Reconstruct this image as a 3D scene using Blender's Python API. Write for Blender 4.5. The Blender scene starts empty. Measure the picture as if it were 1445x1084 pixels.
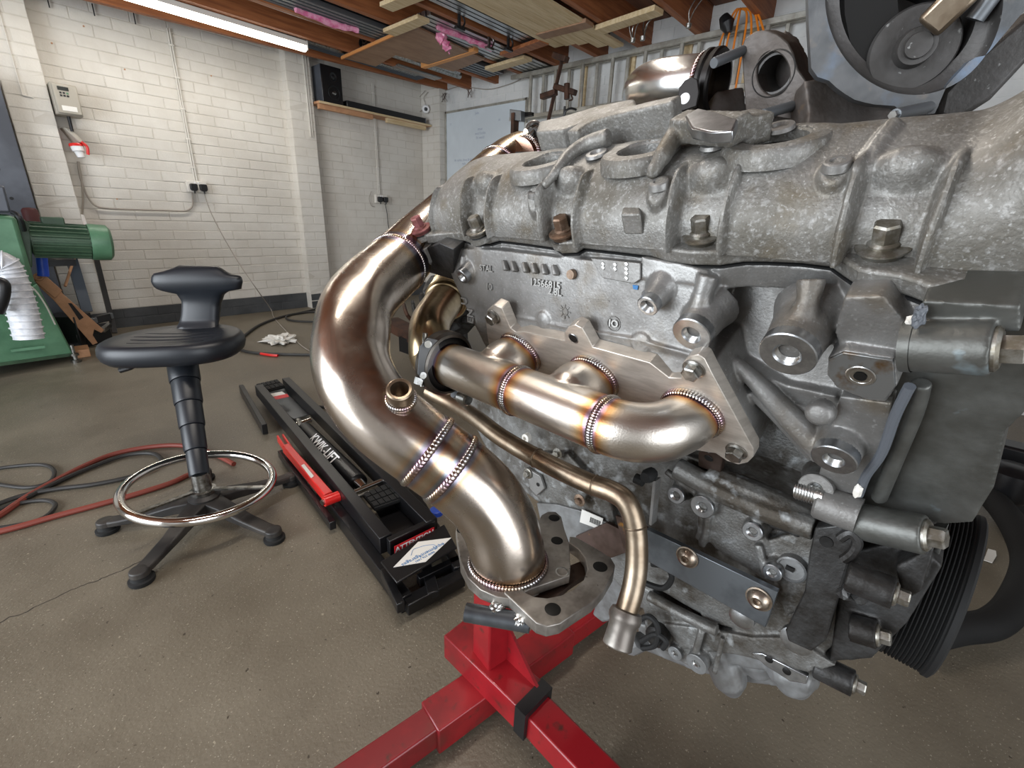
import bpy, bmesh, math, random
import numpy as np
from mathutils import Vector, Matrix, noise
from math import sin, cos, pi, radians, sqrt, exp, atan2
random.seed(7)
scn = bpy.context.scene
col = scn.collection

# ------------------------------------------------------------------ camera
F = 643.2
def _rot(y, p, r):
    Rz = np.array([[cos(r), -sin(r), 0], [sin(r), cos(r), 0], [0, 0, 1]])
    Rx = np.array([[1, 0, 0], [0, cos(p), -sin(p)], [0, sin(p), cos(p)]])
    Ry = np.array([[cos(y), 0, sin(y)], [0, 1, 0], [-sin(y), 0, cos(y)]])
    return Rz @ Rx @ Ry
_M = _rot(-.85244, .3475, .04082)
WC = np.array([_M[:, 0], _M[:, 2], -_M[:, 1]])
CAM = np.array([0, 0, .95])
cd = bpy.data.cameras.new('camera'); cam = bpy.data.objects.new('camera', cd); col.objects.link(cam)
cd.sensor_width = 36; cd.lens = F / 1445 * 36; cd.clip_start = .02; cd.clip_end = 60
_r = WC @ np.array([1, 0, 0]); _u = WC @ np.array([0, -1, 0]); _b = WC @ np.array([0, 0, -1])
cam.matrix_world = Matrix(((_r[0], _u[0], _b[0], 0), (_r[1], _u[1], _b[1], 0), (_r[2], _u[2], _b[2], .95), (0, 0, 0, 1)))
scn.camera = cam
scn.view_settings.view_transform = 'Standard'; scn.view_settings.look = 'None'
scn.view_settings.gamma = 1; scn.view_settings.use_curve_mapping = False
scn.view_settings.exposure = 0.40
w = bpy.data.worlds.new('world'); scn.world = w; w.use_nodes = True
w.node_tree.nodes['Background'].inputs[0].default_value = (.86, .92, 1, 1)
w.node_tree.nodes['Background'].inputs[1].default_value = .35
def area(name, loc, rot, sx, sy, power, colr):
    l = bpy.data.lights.new(name, 'AREA'); l.shape = 'RECTANGLE'; l.size = sx; l.size_y = sy
    l.energy = power; l.color = colr
    o = bpy.data.objects.new(name, l); o.location = loc; o.rotation_euler = rot; col.objects.link(o); return o
area('daylight_side_door', (-2.55, 1.7, 1.15), (0, -pi / 2, 0), 2.1, 2.6, 125, (.88, .94, 1))
area('daylight_rear_door', (-.7, -2.15, 1.25), (radians(90), 0, 0), 2.2, 1.9, 48, (.90, .95, 1))
area('tube_glow', (1.2, 4.11, 2.11), (0, 0, 0), 1.7, .06, 9, (1, .95, .88))
area('second_tube_glow', (.5, .9, 2.13), (0, 0, radians(0)), 1.5, .06, 15, (1, .93, .84))

# ------------------------------------------------------------------ pixel rays to points in the room
def ray(x, y): return WC @ np.array([(x - 722.5) / F, (y - 542) / F, 1])
def P(x, y, Z): return CAM + ray(x, y) * Z
def cast(x, y, p0, n):
    d = ray(x, y); return CAM + d * (np.dot(np.array(p0) - CAM, n) / np.dot(d, n))
def onY(x, y, Y): return cast(x, y, (0, Y, 0), np.array([0, 1., 0]))
def onX(x, y, X): return cast(x, y, (X, 0, 0), np.array([1., 0, 0]))
def onZ(x, y, Z): return cast(x, y, (0, 0, Z), np.array([0, 0, 1.]))
# engine frame: U along the crankshaft (away), S across the cover (away and up), B out of the cover, I inward horizontal
U = np.array([.05101594, .99869784, 0]); S = np.array([.8648977, -.0441811, .5]); B = np.array([-.49934892, .02550797, .8660254])
I_ = np.array([.99869784, -.05101594, 0]); UP = np.array([0, 0, 1.])
EO = P(1095, 198, .3189)
def E(u, s, b): return EO + U * u + S * s + B * b
def inE(p): q = np.array(p) - EO; return q @ U, q @ S, q @ B
def onS(x, y, v): return cast(x, y, EO + S * v, S)
def onB(x, y, v): return cast(x, y, EO + B * v, B)
def onU(x, y, v): return cast(x, y, EO + U * v, U)
def onI(x, y, v): return cast(x, y, EO + I_ * v, I_)

# ------------------------------------------------------------------ materials
def lin(c):
    return tuple(((v / 255) / 12.92 if v <= 10 else (((v / 255) + .055) / 1.055) ** 2.4) for v in c) + (1,)
def mat(name, c, rough=.5, metal=0, c2=None, scale=8, detail=4, bump=0, bscale=60, lo=.4, hi=.6, rvar=0, attr=None, emit=0, stretch=None, spots=None, spec=.5, coat=0, aniso=0, sw=.06, bd=.0006):
    m = bpy.data.materials.new(name); m.use_nodes = True; nt = m.node_tree; N = nt.nodes; L = nt.links
    bs = N['Principled BSDF']; bs.inputs['Roughness'].default_value = rough; bs.inputs['Metallic'].default_value = metal
    bs.inputs['Specular IOR Level'].default_value = spec; bs.inputs['Coat Weight'].default_value = coat
    bs.inputs['Base Color'].default_value = lin(c)
    if aniso: bs.inputs['Anisotropic'].default_value = aniso
    tc = N.new('ShaderNodeTexCoord'); ge = N.new('ShaderNodeNewGeometry'); src = ge.outputs['Position']
    if stretch:
        mp = N.new('ShaderNodeMapping'); mp.inputs['Scale'].default_value = stretch; L.new(src, mp.inputs[0]); src = mp.outputs[0]
    out = None
    if c2:
        n = N.new('ShaderNodeTexNoise'); n.inputs['Scale'].default_value = scale; n.inputs['Detail'].default_value = detail
        n.inputs['Roughness'].default_value = .65
        L.new(src, n.inputs['Vector']); r = N.new('ShaderNodeMapRange'); r.inputs[1].default_value = lo; r.inputs[2].default_value = hi
        L.new(n.outputs[0], r.inputs[0]); mx = N.new('ShaderNodeMix'); mx.data_type = 'RGBA'
        mx.inputs['A'].default_value = lin(c); mx.inputs['B'].default_value = lin(c2); L.new(r.outputs[0], mx.inputs['Factor'])
        out = mx.outputs['Result']
        if rvar:
            rr = N.new('ShaderNodeMapRange'); rr.inputs[3].default_value = rough; rr.inputs[4].default_value = rough + rvar
            L.new(r.outputs[0], rr.inputs[0]); L.new(rr.outputs[0], bs.inputs['Roughness'])
    if spots:   # (scale, threshold, colour)
        for sc, th, cc in spots:
            n = N.new('ShaderNodeTexNoise'); n.inputs['Scale'].default_value = sc; n.inputs['Detail'].default_value = 4
            L.new(ge.outputs['Position'], n.inputs['Vector']); r = N.new('ShaderNodeMapRange'); r.inputs[1].default_value = th; r.inputs[2].default_value = th + sw
            L.new(n.outputs[0], r.inputs[0]); mx = N.new('ShaderNodeMix'); mx.data_type = 'RGBA'
            if out: L.new(out, mx.inputs['A'])
            else: mx.inputs['A'].default_value = lin(c)
            mx.inputs['B'].default_value = lin(cc); L.new(r.outputs[0], mx.inputs['Factor']); out = mx.outputs['Result']
    if attr:
        a = N.new('ShaderNodeVertexColor'); a.layer_name = attr; mx = N.new('ShaderNodeMix'); mx.data_type = 'RGBA'; mx.blend_type = 'MULTIPLY'
        mx.inputs['Factor'].default_value = 1
        if out: L.new(out, mx.inputs['A'])
        else: mx.inputs['A'].default_value = lin(c)
        L.new(a.outputs[0], mx.inputs['B']); out = mx.outputs['Result']
    if out: L.new(out, bs.inputs['Base Color'])
    if bump:
        n = N.new('ShaderNodeTexNoise'); n.inputs['Scale'].default_value = bscale; n.inputs['Detail'].default_value = 3
        L.new(src, n.inputs['Vector']); b = N.new('ShaderNodeBump'); b.inputs['Strength'].default_value = bump; b.inputs['Distance'].default_value = bd
        L.new(n.outputs[0], b.inputs['Height']); L.new(b.outputs[0], bs.inputs['Normal'])
    if emit:
        bs.inputs['Emission Color'].default_value = lin(c); bs.inputs['Emission Strength'].default_value = emit
    return m
M = {}
M['brick'] = mat('white_painted_brick', (210, 206, 198), .6, c2=(200, 195, 186), scale=2.5, bump=.5, bscale=90, bd=.002, spots=[(9, .70, (188, 178, 162))], sw=.2)
M['mortar'] = mat('white_painted_mortar', (200, 195, 186), .7, c2=(190, 184, 174), scale=5, bump=.3, bscale=120)
M['skirt'] = mat('dark_grey_masonry_paint', (70, 72, 74), .6, c2=(58, 60, 62), scale=6, bump=.3, bscale=80)
M['wallw'] = mat('white_smooth_masonry', (214, 214, 212), .6, c2=(200, 201, 200), scale=4, bump=.35, bscale=30)
M['wallgrey'] = mat('grey_shade_wall', (120, 120, 120), .7, c2=(100, 100, 100), scale=3)
M['floor'] = mat('speckled_grey_brown_painted_floor', (96, 88, 75), .40, c2=(120, 112, 97), scale=1.7, detail=8, bump=.6, bscale=130, bd=.002, lo=.35, hi=.68, rvar=.15, sw=.03,
                 spots=[(110, .68, (150, 142, 124)), (60, .69, (62, 54, 44)), (230, .65, (160, 153, 138)), (14, .72, (130, 122, 108))])
M['crack'] = mat('floor_crack', (52, 46, 40), .9)
M['joist'] = mat('orange_brown_joist_timber', (158, 98, 58), .6, c2=(128, 74, 42), scale=9, stretch=(.25, 4, 4), bump=.2, bscale=40)
M['deck'] = mat('dark_brown_roof_boards', (112, 72, 50), .7, c2=(92, 58, 40), scale=6, stretch=(.3, 3, 3), bump=.2)
M['pine'] = mat('pale_pine', (208, 188, 152), .6, c2=(190, 166, 126), scale=14, stretch=(.3, 3, 3), bump=.15)
M['ply'] = mat('plywood_sheet', (150, 118, 92), .55, c2=(134, 102, 78), scale=5, stretch=(1, 3, 1))
M['plyedge'] = mat('plywood_edge', (196, 132, 74), .6)
M['mdf'] = mat('brown_mdf', (188, 142, 106), .7, c2=(172, 128, 94), scale=12)
M['alu'] = mat('mill_aluminium', (188, 190, 190), .35, 1, c2=(160, 162, 164), scale=20, stretch=(.2, 4, 4))
M['lad'] = mat('dull_ladder_aluminium', (186, 184, 176), .5, .6, c2=(160, 156, 146), scale=10)
M['steelbar'] = mat('grey_bar_stock', (120, 124, 128), .45, .7)
M['darkpipe'] = mat('dark_blue_grey_pipe', (66, 74, 84), .4, .3)
M['pink'] = mat('pink_bubble_wrap', (214, 110, 150), .25, c2=(226, 160, 184), scale=30, bump=.8, bscale=60)
M['black'] = mat('black_plastic', (22, 23, 25), .42, bump=.1, bscale=200)
M['blacksatin'] = mat('black_satin_paint', (20, 20, 22), .3, spots=[(60, .74, (70, 68, 66))])
M['rubber'] = mat('black_rubber', (14, 14, 14), .75, bump=.15)
M['pu'] = mat('black_polyurethane_foam', (26, 30, 36), .40, bump=.12, bscale=150)
M['chair_base'] = mat('dusty_black_plastic', (34, 32, 31), .5, c2=(58, 54, 50), scale=10, lo=.45, hi=.7)
M['chrome'] = mat('chrome', (225, 222, 218), .12, 1)
M['zinc'] = mat('zinc_plated_steel', (170, 170, 168), .3, 1, c2=(120, 118, 112), scale=60)
M['redp'] = mat('red_gloss_paint', (146, 24, 32), .35, c2=(116, 22, 28), scale=6, sw=.15, spots=[(12, .58, (104, 40, 36)), (45, .62, (74, 38, 32))], coat=.15)
M['redj'] = mat('bright_red_paint', (206, 34, 30), .3, coat=.3)
M['redlabel'] = mat('red_label', (196, 30, 38), .45)
M['white'] = mat('white_print', (232, 232, 232), .5)
M['whiteplastic'] = mat('white_plastic', (216, 212, 204), .4)
M['whiteboard'] = mat('glossy_whiteboard', (208, 216, 222), .18, c2=(200, 208, 214), scale=2)
M['ink'] = mat('faded_marker_ink', (150, 160, 180), .5)
M['greyplastic'] = mat('beige_grey_plastic', (164, 158, 146), .5)
M['greypaint'] = mat('blue_grey_steel_sheet', (92, 96, 104), .4, .2, c2=(74, 77, 84), scale=3)
M['lcd'] = mat('dark_lcd', (40, 44, 42), .2)
M['green'] = mat('green_hammered_machine_paint', (92, 134, 104), .4, c2=(76, 116, 88), scale=5, bump=.15, bscale=70, spots=[(20, .72, (40, 60, 44))])
M['dkgreen'] = mat('dark_green_motor_paint', (60, 82, 64), .45, c2=(72, 98, 76), scale=8)
M['duct'] = mat('white_ribbed_ducting', (226, 228, 232), .35, c2=(205, 208, 214), scale=30)
M['blue'] = mat('blue_plastic', (38, 78, 190), .4)
M['orange'] = mat('orange_cable_sheath', (222, 128, 34), .45)
M['cablew'] = mat('grey_cable', (150, 142, 132), .6)
M['cabled'] = mat('dark_cable', (40, 38, 36), .6)
M['redhose'] = mat('dusty_red_hose', (122, 54, 42), .6)
M['paper'] = mat('white_paper', (222, 220, 214), .8)
M['tissue'] = mat('crumpled_white_tissue', (215, 212, 205), .8, bump=.5)
M['rust'] = mat('rusty_brown_steel', (86, 58, 44), .6, .4, c2=(58, 40, 32), scale=12, bump=.3)
M['rustbolt'] = mat('rusty_bolt', (142, 124, 108), .5, .7, c2=(108, 86, 70), scale=90, bump=.3, bscale=300)
M['rustpink'] = mat('primer_pink_rusty_bolt', (140, 84, 88), .55, .4, c2=(110, 66, 58), scale=90, bump=.3, bscale=300)
M['boltgrey'] = mat('dull_steel_bolt', (158, 156, 150), .40, .85, c2=(122, 116, 104), scale=120, bump=.2, bscale=300)
# castings
M['cover'] = mat('weathered_cast_aluminium_cover', (138, 137, 134), .46, .55, c2=(100, 96, 88), scale=13, detail=9, bump=.7, bscale=420, bd=.0007, lo=.34, hi=.66, rvar=.2, sw=.2,
                 spots=[(230, .54, (154, 153, 150)), (30, .55, (104, 96, 82)), (520, .60, (178, 178, 176))])
M['cast'] = mat('clean_grey_cast_aluminium', (142, 141, 139), .44, .6, c2=(118, 116, 113), scale=16, detail=8, bump=.5, bscale=480, bd=.0005, rvar=.12, sw=.2, spots=[(22, .56, (112, 104, 92)), (300, .6, (160, 160, 158))])
M['castdirty'] = mat('oily_cast_aluminium', (122, 122, 120), .46, .5, c2=(68, 62, 54), scale=18, detail=9, bump=.8, bscale=380, bd=.0008, lo=.38, hi=.62, rvar=.15, sw=.15, spots=[(60, .56, (150, 152, 152)), (16, .60, (54, 44, 34))])
M['castdark'] = mat('oily_dark_casting', (66, 66, 66), .42, .5, c2=(34, 31, 28), scale=22, detail=8, bump=.8, bscale=240, rvar=.15)
M['castblue'] = mat('pale_clean_sump_casting', (136, 138, 139), .5, .5, c2=(104, 103, 101), scale=16, bump=.4, bscale=260)
M['front'] = mat('greenish_grey_front_cover', (104, 105, 102), .44, .55, c2=(82, 82, 78), scale=16, bump=.4, bscale=260, spots=[(30, .68, (126, 138, 142))])
M['machined'] = mat('machined_aluminium', (176, 178, 180), .3, .95, c2=(150, 152, 154), scale=70)
M['machdirty'] = mat('stained_machined_face', (140, 142, 142), .4, .8, c2=(108, 80, 44), scale=40, lo=.5, hi=.66)
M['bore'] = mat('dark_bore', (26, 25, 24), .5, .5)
M['thread'] = mat('bright_thread', (190, 190, 188), .28, 1)
M['billet'] = mat('brushed_steel_plate', (204, 196, 186), .40, .62, c2=(186, 178, 168), scale=30, stretch=(1, 1, 6), bump=.15, bscale=200)
M['plate'] = mat('satin_steel_flange', (160, 155, 148), .42, .7, c2=(112, 106, 100), scale=20, spots=[(220, .70, (90, 84, 78))])
M['bluesteel'] = mat('blue_grey_mill_steel', (108, 113, 118), .36, .8, c2=(84, 88, 92), scale=18)
M['darkplate'] = mat('dark_steel_plate', (42, 40, 39), .42, .8)
M['brownplate'] = mat('brown_tinted_steel', (96, 80, 74), .45, .7, c2=(66, 52, 44), scale=14, spots=[(38, .68, (176, 128, 60))])
M['weld'] = mat('weld_bead', (214, 206, 200), .24, 1, c2=(180, 168, 166), scale=120, bump=.2, bscale=400, attr='Col')
M['ss'] = mat('brushed_stainless', (224, 228, 232), .2, 1, c2=(206, 208, 210), scale=30, attr='Col', rvar=.06, bump=.06, bscale=500)
M['ssdark'] = mat('straw_dark_stainless', (200, 192, 184), .2, 1, c2=(182, 174, 166), scale=26, attr='Col', rvar=.08, bump=.04, bscale=400)
M['bronze'] = mat('heat_tinted_bronze_stainless', (176, 158, 128), .28, 1, c2=(146, 128, 98), scale=30, attr='Col')
M['pipe'] = mat('dull_brown_steel_tube', (158, 144, 126), .36, .95, c2=(132, 116, 98), scale=26, bump=.15, bscale=260)
M['turbo'] = mat('dark_iron_casting', (104, 99, 96), .56, .55, c2=(82, 75, 70), scale=20, bump=.7, bscale=240, spots=[(60, .66, (110, 96, 84))])
M['turboblue'] = mat('blue_flecked_worn_casting', (112, 113, 114), .5, .5, c2=(86, 88, 90), scale=14, bump=.5, bscale=220, sw=.2, spots=[(26, .54, (116, 130, 148)), (50, .58, (134, 124, 114))])
M['turboin'] = mat('dark_turbine_housing_inside', (88, 86, 85), .5, .5, c2=(70, 68, 66), scale=18, bump=.4, bscale=300, spots=[(190, .68, (140, 140, 138))])
M['rtv'] = mat('blue_grey_sealant', (86, 90, 96), .5)
M['bandsteel'] = mat('dark_band_steel', (104, 100, 95), .3, .95, c2=(84, 80, 76), scale=30)
M['dome'] = mat('dull_bronze_screw', (172, 162, 150), .34, .95, c2=(142, 126, 110), scale=120)
M['maroon'] = mat('dusty_maroon_paint', (74, 30, 28), .6)
M['bluepaint'] = mat('blue_marker', (30, 110, 170), .5)
M['tubeglass'] = mat('lit_tube_diffuser', (255, 246, 226), .4, emit=5)
M['orangewood'] = mat('warm_wood_edge', (214, 150, 90), .6)
M['dots'] = mat('dot_marks', (200, 200, 198), .4, .8)

# ------------------------------------------------------------------ mesh helpers
class MB:
    def __init__(s): s.v = []; s.f = []; s.c = None
    def add(s, vs, fs, cols=None):
        o = len(s.v); s.v += [tuple(map(float, p)) for p in vs]; s.f += [tuple(i + o for i in f) for f in fs]
        if cols is not None:
            if s.c is None: s.c = [(1, 1, 1, 1)] * o
            s.c += list(cols)
        elif s.c is not None: s.c += [(1, 1, 1, 1)] * len(vs)
        return s
    def box(s, c, d, R=None, tx=0):
        c = np.array(c, float); hx, hy, hz = d[0] / 2, d[1] / 2, d[2] / 2
        R = np.eye(3) if R is None else np.array(R)   # rows = axes
        vs = [c + R[0] * x + R[1] * y + R[2] * z for x, y, z in ((-hx, -hy, -hz), (hx, -hy, -hz), (hx, hy, -hz), (-hx, hy, -hz), (-hx, -hy, hz), (hx, -hy, hz), (hx, hy, hz), (-hx, hy, hz))]
        return s.add(vs, [(0, 3, 2, 1), (4, 5, 6, 7), (0, 1, 5, 4), (1, 2, 6, 5), (2, 3, 7, 6), (3, 0, 4, 7)])
    def bar(s, a, b, w, h, upv=(0, 0, 1)):
        a = np.array(a, float); b = np.array(b, float); d = b - a; Ln = np.linalg.norm(d); d /= Ln
        x = np.cross(d, np.array(upv, float)); x /= np.linalg.norm(x); y = np.cross(x, d)
        return s.box((a + b) / 2, (w, Ln, h), (x, d, y))
    def prism(s, poly, ext):   # poly: list of 3D points, ext vector
        n = len(poly); ext = np.array(ext, float); vs = [np.array(p, float) for p in poly]
        nv = np.zeros(3)
        for i in range(n): nv += np.cross(vs[i], vs[(i + 1) % n])
        if nv @ ext < 0: vs = vs[::-1]
        vs = vs + [p + ext for p in vs]
        fs = [tuple(range(n))[::-1], tuple(range(n, 2 * n))] + [(i, (i + 1) % n, n + (i + 1) % n, n + i) for i in range(n)]
        return s.add(vs, fs)
    def tube(s, pts, r, n=20, cap=True, colf=None, wall=0, flat=None):
        pts = [np.array(p, float) for p in pts]; m = len(pts)
        rs = r if hasattr(r, '__len__') else [r] * m
        T = [None] * m
        for i in range(m):
            d = pts[min(i + 1, m - 1)] - pts[max(i - 1, 0)]; T[i] = d / (np.linalg.norm(d) + 1e-12)
        a = np.array([0, 0, 1.]) if abs(T[0][2]) < .9 else np.array([1., 0, 0])
        x = np.cross(a, T[0]); x /= np.linalg.norm(x); vs = []; cs = []
        ringsx = []
        for i in range(m):
            x = x - T[i] * (x @ T[i]); x /= np.linalg.norm(x); y = np.cross(T[i], x); ringsx.append((x, y))
            for k in range(n):
                th = 2 * pi * k / n; vs.append(pts[i] + (x * cos(th) + y * sin(th)) * rs[i])
            if colf: cs += [colf(i / (m - 1))] * n
        fs = [(i * n + k, i * n + (k + 1) % n, (i + 1) * n + (k + 1) % n, (i + 1) * n + k) for i in range(m - 1) for k in range(n)]
        if wall:
            o = len(vs)
            for i in range(m):
                x, y = ringsx[i]
                for k in range(n):
                    th = 2 * pi * k / n; vs.append(pts[i] + (x * cos(th) + y * sin(th)) * (rs[i] - wall))
                if colf: cs += [colf(i / (m - 1))] * n
            fs += [(o + i * n + k, o + (i + 1) * n + k, o + (i + 1) * n + (k + 1) % n, o + i * n + (k + 1) % n) for i in range(m - 1) for k in range(n)]
            for e, fl in ((0, 0), ((m - 1) * n, 1)):
                for k in range(n):
                    q = (e + k, e + (k + 1) % n, o + e + (k + 1) % n, o + e + k); fs.append(q if fl else q[::-1])
        elif cap:
            fs += [tuple(range(n))[::-1], tuple(range((m - 1) * n, m * n))]
        return s.add(vs, fs, cs if colf else None)
    def lathe(s, o, ax, prof, n=28, closed=False, ph=0):   # prof: (axial, radius)
        o = np.array(o, float); ax = np.array(ax, float); ax /= np.linalg.norm(ax)
        a = np.array([0, 0, 1.]) if abs(ax[2]) < .9 else np.array([1., 0, 0])
        x = np.cross(a, ax); x /= np.linalg.norm(x); y = np.cross(ax, x); vs = []
        for h, r in prof:
            for k in range(n):
                th = 2 * pi * k / n + ph; vs.append(o + ax * h + (x * cos(th) + y * sin(th)) * max(r, 1e-5))
        m = len(prof)
        fs = [(i * n + k, i * n + (k + 1) % n, (i + 1) * n + (k + 1) % n, (i + 1) * n + k) for i in range(m - 1) for k in range(n)]
        if closed: fs += [((m - 1) * n + k, (m - 1) * n + (k + 1) % n, (k + 1) % n, k) for k in range(n)]
        return s.add(vs, fs)
    def cyl(s, a, b, r, n=24, r2=None):
        a = np.array(a, float); b = np.array(b, float); L = np.linalg.norm(b - a)
        return s.lathe(a, b - a, [(0, 0), (0, r), (L, r if r2 is None else r2), (L, 0)], n)
    def torus(s, c, ax, R, r, n=40, m=10, colf=None, wob=0):
        c = np.array(c, float); ax = np.array(ax, float); ax /= np.linalg.norm(ax)
        a = np.array([0, 0, 1.]) if abs(ax[2]) < .9 else np.array([1., 0, 0])
        x = np.cross(a, ax); x /= np.linalg.norm(x); y = np.cross(ax, x); vs = []; cs = []
        for i in range(n):
            t = 2 * pi * i / n; d = x * cos(t) + y * sin(t); rr = r * (1 + wob * (1 if i % 2 else -1))
            for k in range(m):
                p = 2 * pi * k / m; vs.append(c + d * (R + rr * cos(p)) + ax * rr * sin(p))
            if colf: cs += [colf(t)] * m
        fs = [(i * m + k, ((i + 1) % n) * m + k, ((i + 1) % n) * m + (k + 1) % m, i * m + (k + 1) % m) for i in range(n) for k in range(m)]
        return s.add(vs, fs, cs if colf else None)
    def mesh(s, name, m, smooth=35):
        me = bpy.data.meshes.new(name); me.from_pydata(s.v, [], s.f)
        if s.c is not None:
            at = me.color_attributes.new('Col', 'FLOAT_COLOR', 'POINT')
            at.data.foreach_set('color', [x for c in s.c for x in (tuple(c) + (1,))[:4]])
        elif m is not None and m.node_tree.nodes.get('Color Attribute') or (m is not None and any(nn.type == 'VERTEX_COLOR' for nn in m.node_tree.nodes)):
            at = me.color_attributes.new('Col', 'FLOAT_COLOR', 'POINT'); at.data.foreach_set('color', [1.0] * (4 * len(s.v)))
        me.materials.append(m); me.update()
        bm = bmesh.new(); bm.from_mesh(me); bmesh.ops.remove_doubles(bm, verts=bm.verts, dist=1e-6) if len(s.v) < 60000 else None
        bmesh.ops.recalc_face_normals(bm, faces=bm.faces); bm.to_mesh(me); bm.free()
        if smooth:
            me.shade_smooth()
            me.set_sharp_from_angle(angle=radians(smooth))
        return me
    def build(s, name, m, parent=None, smooth=35, bevel=0, label=None, seg=2):
        me = s.mesh(name, m, smooth); o = bpy.data.objects.new(name, me); col.objects.link(o)
        if parent: attach(o, parent)
        if bevel:
            b = o.modifiers.new('bevel', 'BEVEL'); b.width = bevel; b.segments = seg; b.limit_method = 'ANGLE'; b.angle_limit = radians(40)
        if label: o['label'] = label
        return o
ORI = {}
def attach(o, parent):
    o.parent = parent; base = ORI.get(parent.name, np.zeros(3)); loc = np.array(o.location)
    o.location = tuple(loc - base); ORI[o.name] = base + np.array(o.location)
def thing(name, label, cat, loc=(0, 0, 0), group=None):
    o = bpy.data.objects.new(name, None); col.objects.link(o); o.empty_display_size = .05
    o.location = tuple(float(v) for v in loc); ORI[o.name] = np.array(o.location, float)
    o['label'] = label; o['category'] = cat
    if group: o['group'] = group
    return o
def tag(o, label, cat, group=None):
    o['label'] = label; o['category'] = cat
    if group: o['group'] = group
    return o
def struct(o): o['kind'] = 'structure'; return o
def inst(name, me, Mx, parent, label=None):
    o = bpy.data.objects.new(name, me); col.objects.link(o)
    base = ORI.get(parent.name, np.zeros(3)) if parent else np.zeros(3)
    o.parent = parent; o.matrix_local = Matrix.Translation(-Vector(base)) @ Mx
    ORI[o.name] = np.array(Mx.translation)
    if label: o['label'] = label
    return o
def axisM(p, ax, spin=0, sc=1):
    ax = np.array(ax, float); ax /= np.linalg.norm(ax)
    a = np.array([0, 0, 1.]) if abs(ax[2]) < .9 else np.array([1., 0, 0])
    x = np.cross(a, ax); x /= np.linalg.norm(x); y = np.cross(ax, x)
    x, y = x * cos(spin) + y * sin(spin), -x * sin(spin) + y * cos(spin)
    return Matrix(((x[0] * sc, y[0] * sc, ax[0] * sc, p[0]), (x[1] * sc, y[1] * sc, ax[1] * sc, p[1]), (x[2] * sc, y[2] * sc, ax[2] * sc, p[2]), (0, 0, 0, 1)))
def basisM(x, y, z, p, sc=1):
    return Matrix(((x[0] * sc, y[0] * sc, z[0] * sc, p[0]), (x[1] * sc, y[1] * sc, z[1] * sc, p[1]), (x[2] * sc, y[2] * sc, z[2] * sc, p[2]), (0, 0, 0, 1)))
def spline(pts, k=8):
    pts = [np.array(p, float) for p in pts]; out = []
    for i in range(len(pts) - 1):
        p0 = pts[max(i - 1, 0)]; p1 = pts[i]; p2 = pts[i + 1]; p3 = pts[min(i + 2, len(pts) - 1)]
        for j in range(k):
            t = j / k; out.append(.5 * (2 * p1 + (p2 - p0) * t + (2 * p0 - 5 * p1 + 4 * p2 - p3) * t * t + (3 * p1 - p0 - 3 * p2 + p3) * t ** 3))
    out.append(pts[-1]); return out
def text(name, body, Mx, size, m, parent, depth=.0004, align='CENTER', shear=0, bold=0):
    c = bpy.data.curves.new(name, 'FONT'); c.body = body; c.size = size; c.extrude = depth; c.align_x = align; c.align_y = 'CENTER'; c.shear = shear
    c.offset = bold
    c.resolution_u = 2
    t = bpy.data.objects.new('tmp', c); col.objects.link(t)
    me = bpy.data.meshes.new_from_object(t.evaluated_get(bpy.context.evaluated_depsgraph_get()))
    bpy.data.objects.remove(t); bpy.data.curves.remove(c); me.materials.clear(); me.materials.append(m)
    return inst(name, me, Mx, parent)
def remesh(o, vox, it=3, fac=.6):
    r = o.modifiers.new('remesh', 'REMESH'); r.mode = 'VOXEL'; r.voxel_size = vox; r.use_smooth_shade = True
    sm = o.modifiers.new('smooth', 'SMOOTH'); sm.factor = fac; sm.iterations = it
    return o
def frameM(p, ax):   # rows for box()
    ax = np.array(ax, float); ax /= np.linalg.norm(ax); a = np.array([0, 0, 1.]) if abs(ax[2]) < .9 else np.array([1., 0, 0])
    x = np.cross(a, ax); x /= np.linalg.norm(x); return (x, np.cross(ax, x), ax)
def inpoly(x, y, poly):
    c = False; n = len(poly); j = n - 1
    for i in range(n):
        xi, yi = poly[i]; xj, yj = poly[j]
        if (yi > y) != (yj > y) and x < (xj - xi) * (y - yi) / (yj - yi) + xi: c = not c
        j = i
    return c
def rnd(a): return random.uniform(-a, a)
# ================================================================== ROOM
LY = 4.75; RX = 3.78; CH = .075; BL = .225; WX = -2.6; SY = -2.2; HZ = 2.4
fl = struct(MB().box((.6, 1.3, -.05), (6.9, 7.6, .1)).build('floor', M['floor'], smooth=0))
# crack in the floor paint
cr = spline([onZ(x, y, .0) for x, y in ((-40, 930), (0, 880), (40, 862), (95, 835), (130, 822), (170, 806), (205, 790), (240, 778))], 6)
mb = MB(); cp = [p + np.array([rnd(.004), rnd(.004), 0]) for p in cr]
for a, b in zip(cp[:-1], cp[1:]): mb.bar(a, b, .0022 + random.random() * .0015, .0006)
mb.build('crack', M['crack'], fl, smooth=0)
ce = struct(MB().box((.6, 1.3, HZ + .05), (6.9, 7.6, .1)).build('ceiling', M['deck'], smooth=0))
mb = MB(); mb.box((0, 0, 0), (RX - WX - .02, .147, .012)); dme = mb.mesh('board', M['deck'], 0)
for k in range(42): inst('board', dme, Matrix.Translation((.59, 4.6 - k * .155, HZ - .006 + rnd(.001))), ce)
jm = MB().box((0, 0, 0), (RX - WX, .047, .195)).mesh('joist', M['joist'], 0)
for k, y in enumerate((4.43, 4.05, 3.66, 3.25, 2.83, 2.43, 2.05, 1.61, 1.2, .8, .4, 0, -.4, -.8, -1.2, -1.6)):
    inst('joist', jm, Matrix.Translation((.59, y, 2.2 + .0975 - (.052 if k == 0 else 0))) @ Matrix.Rotation(-.030 if k == 0 else 0, 4, 'Y'), ce)
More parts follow.
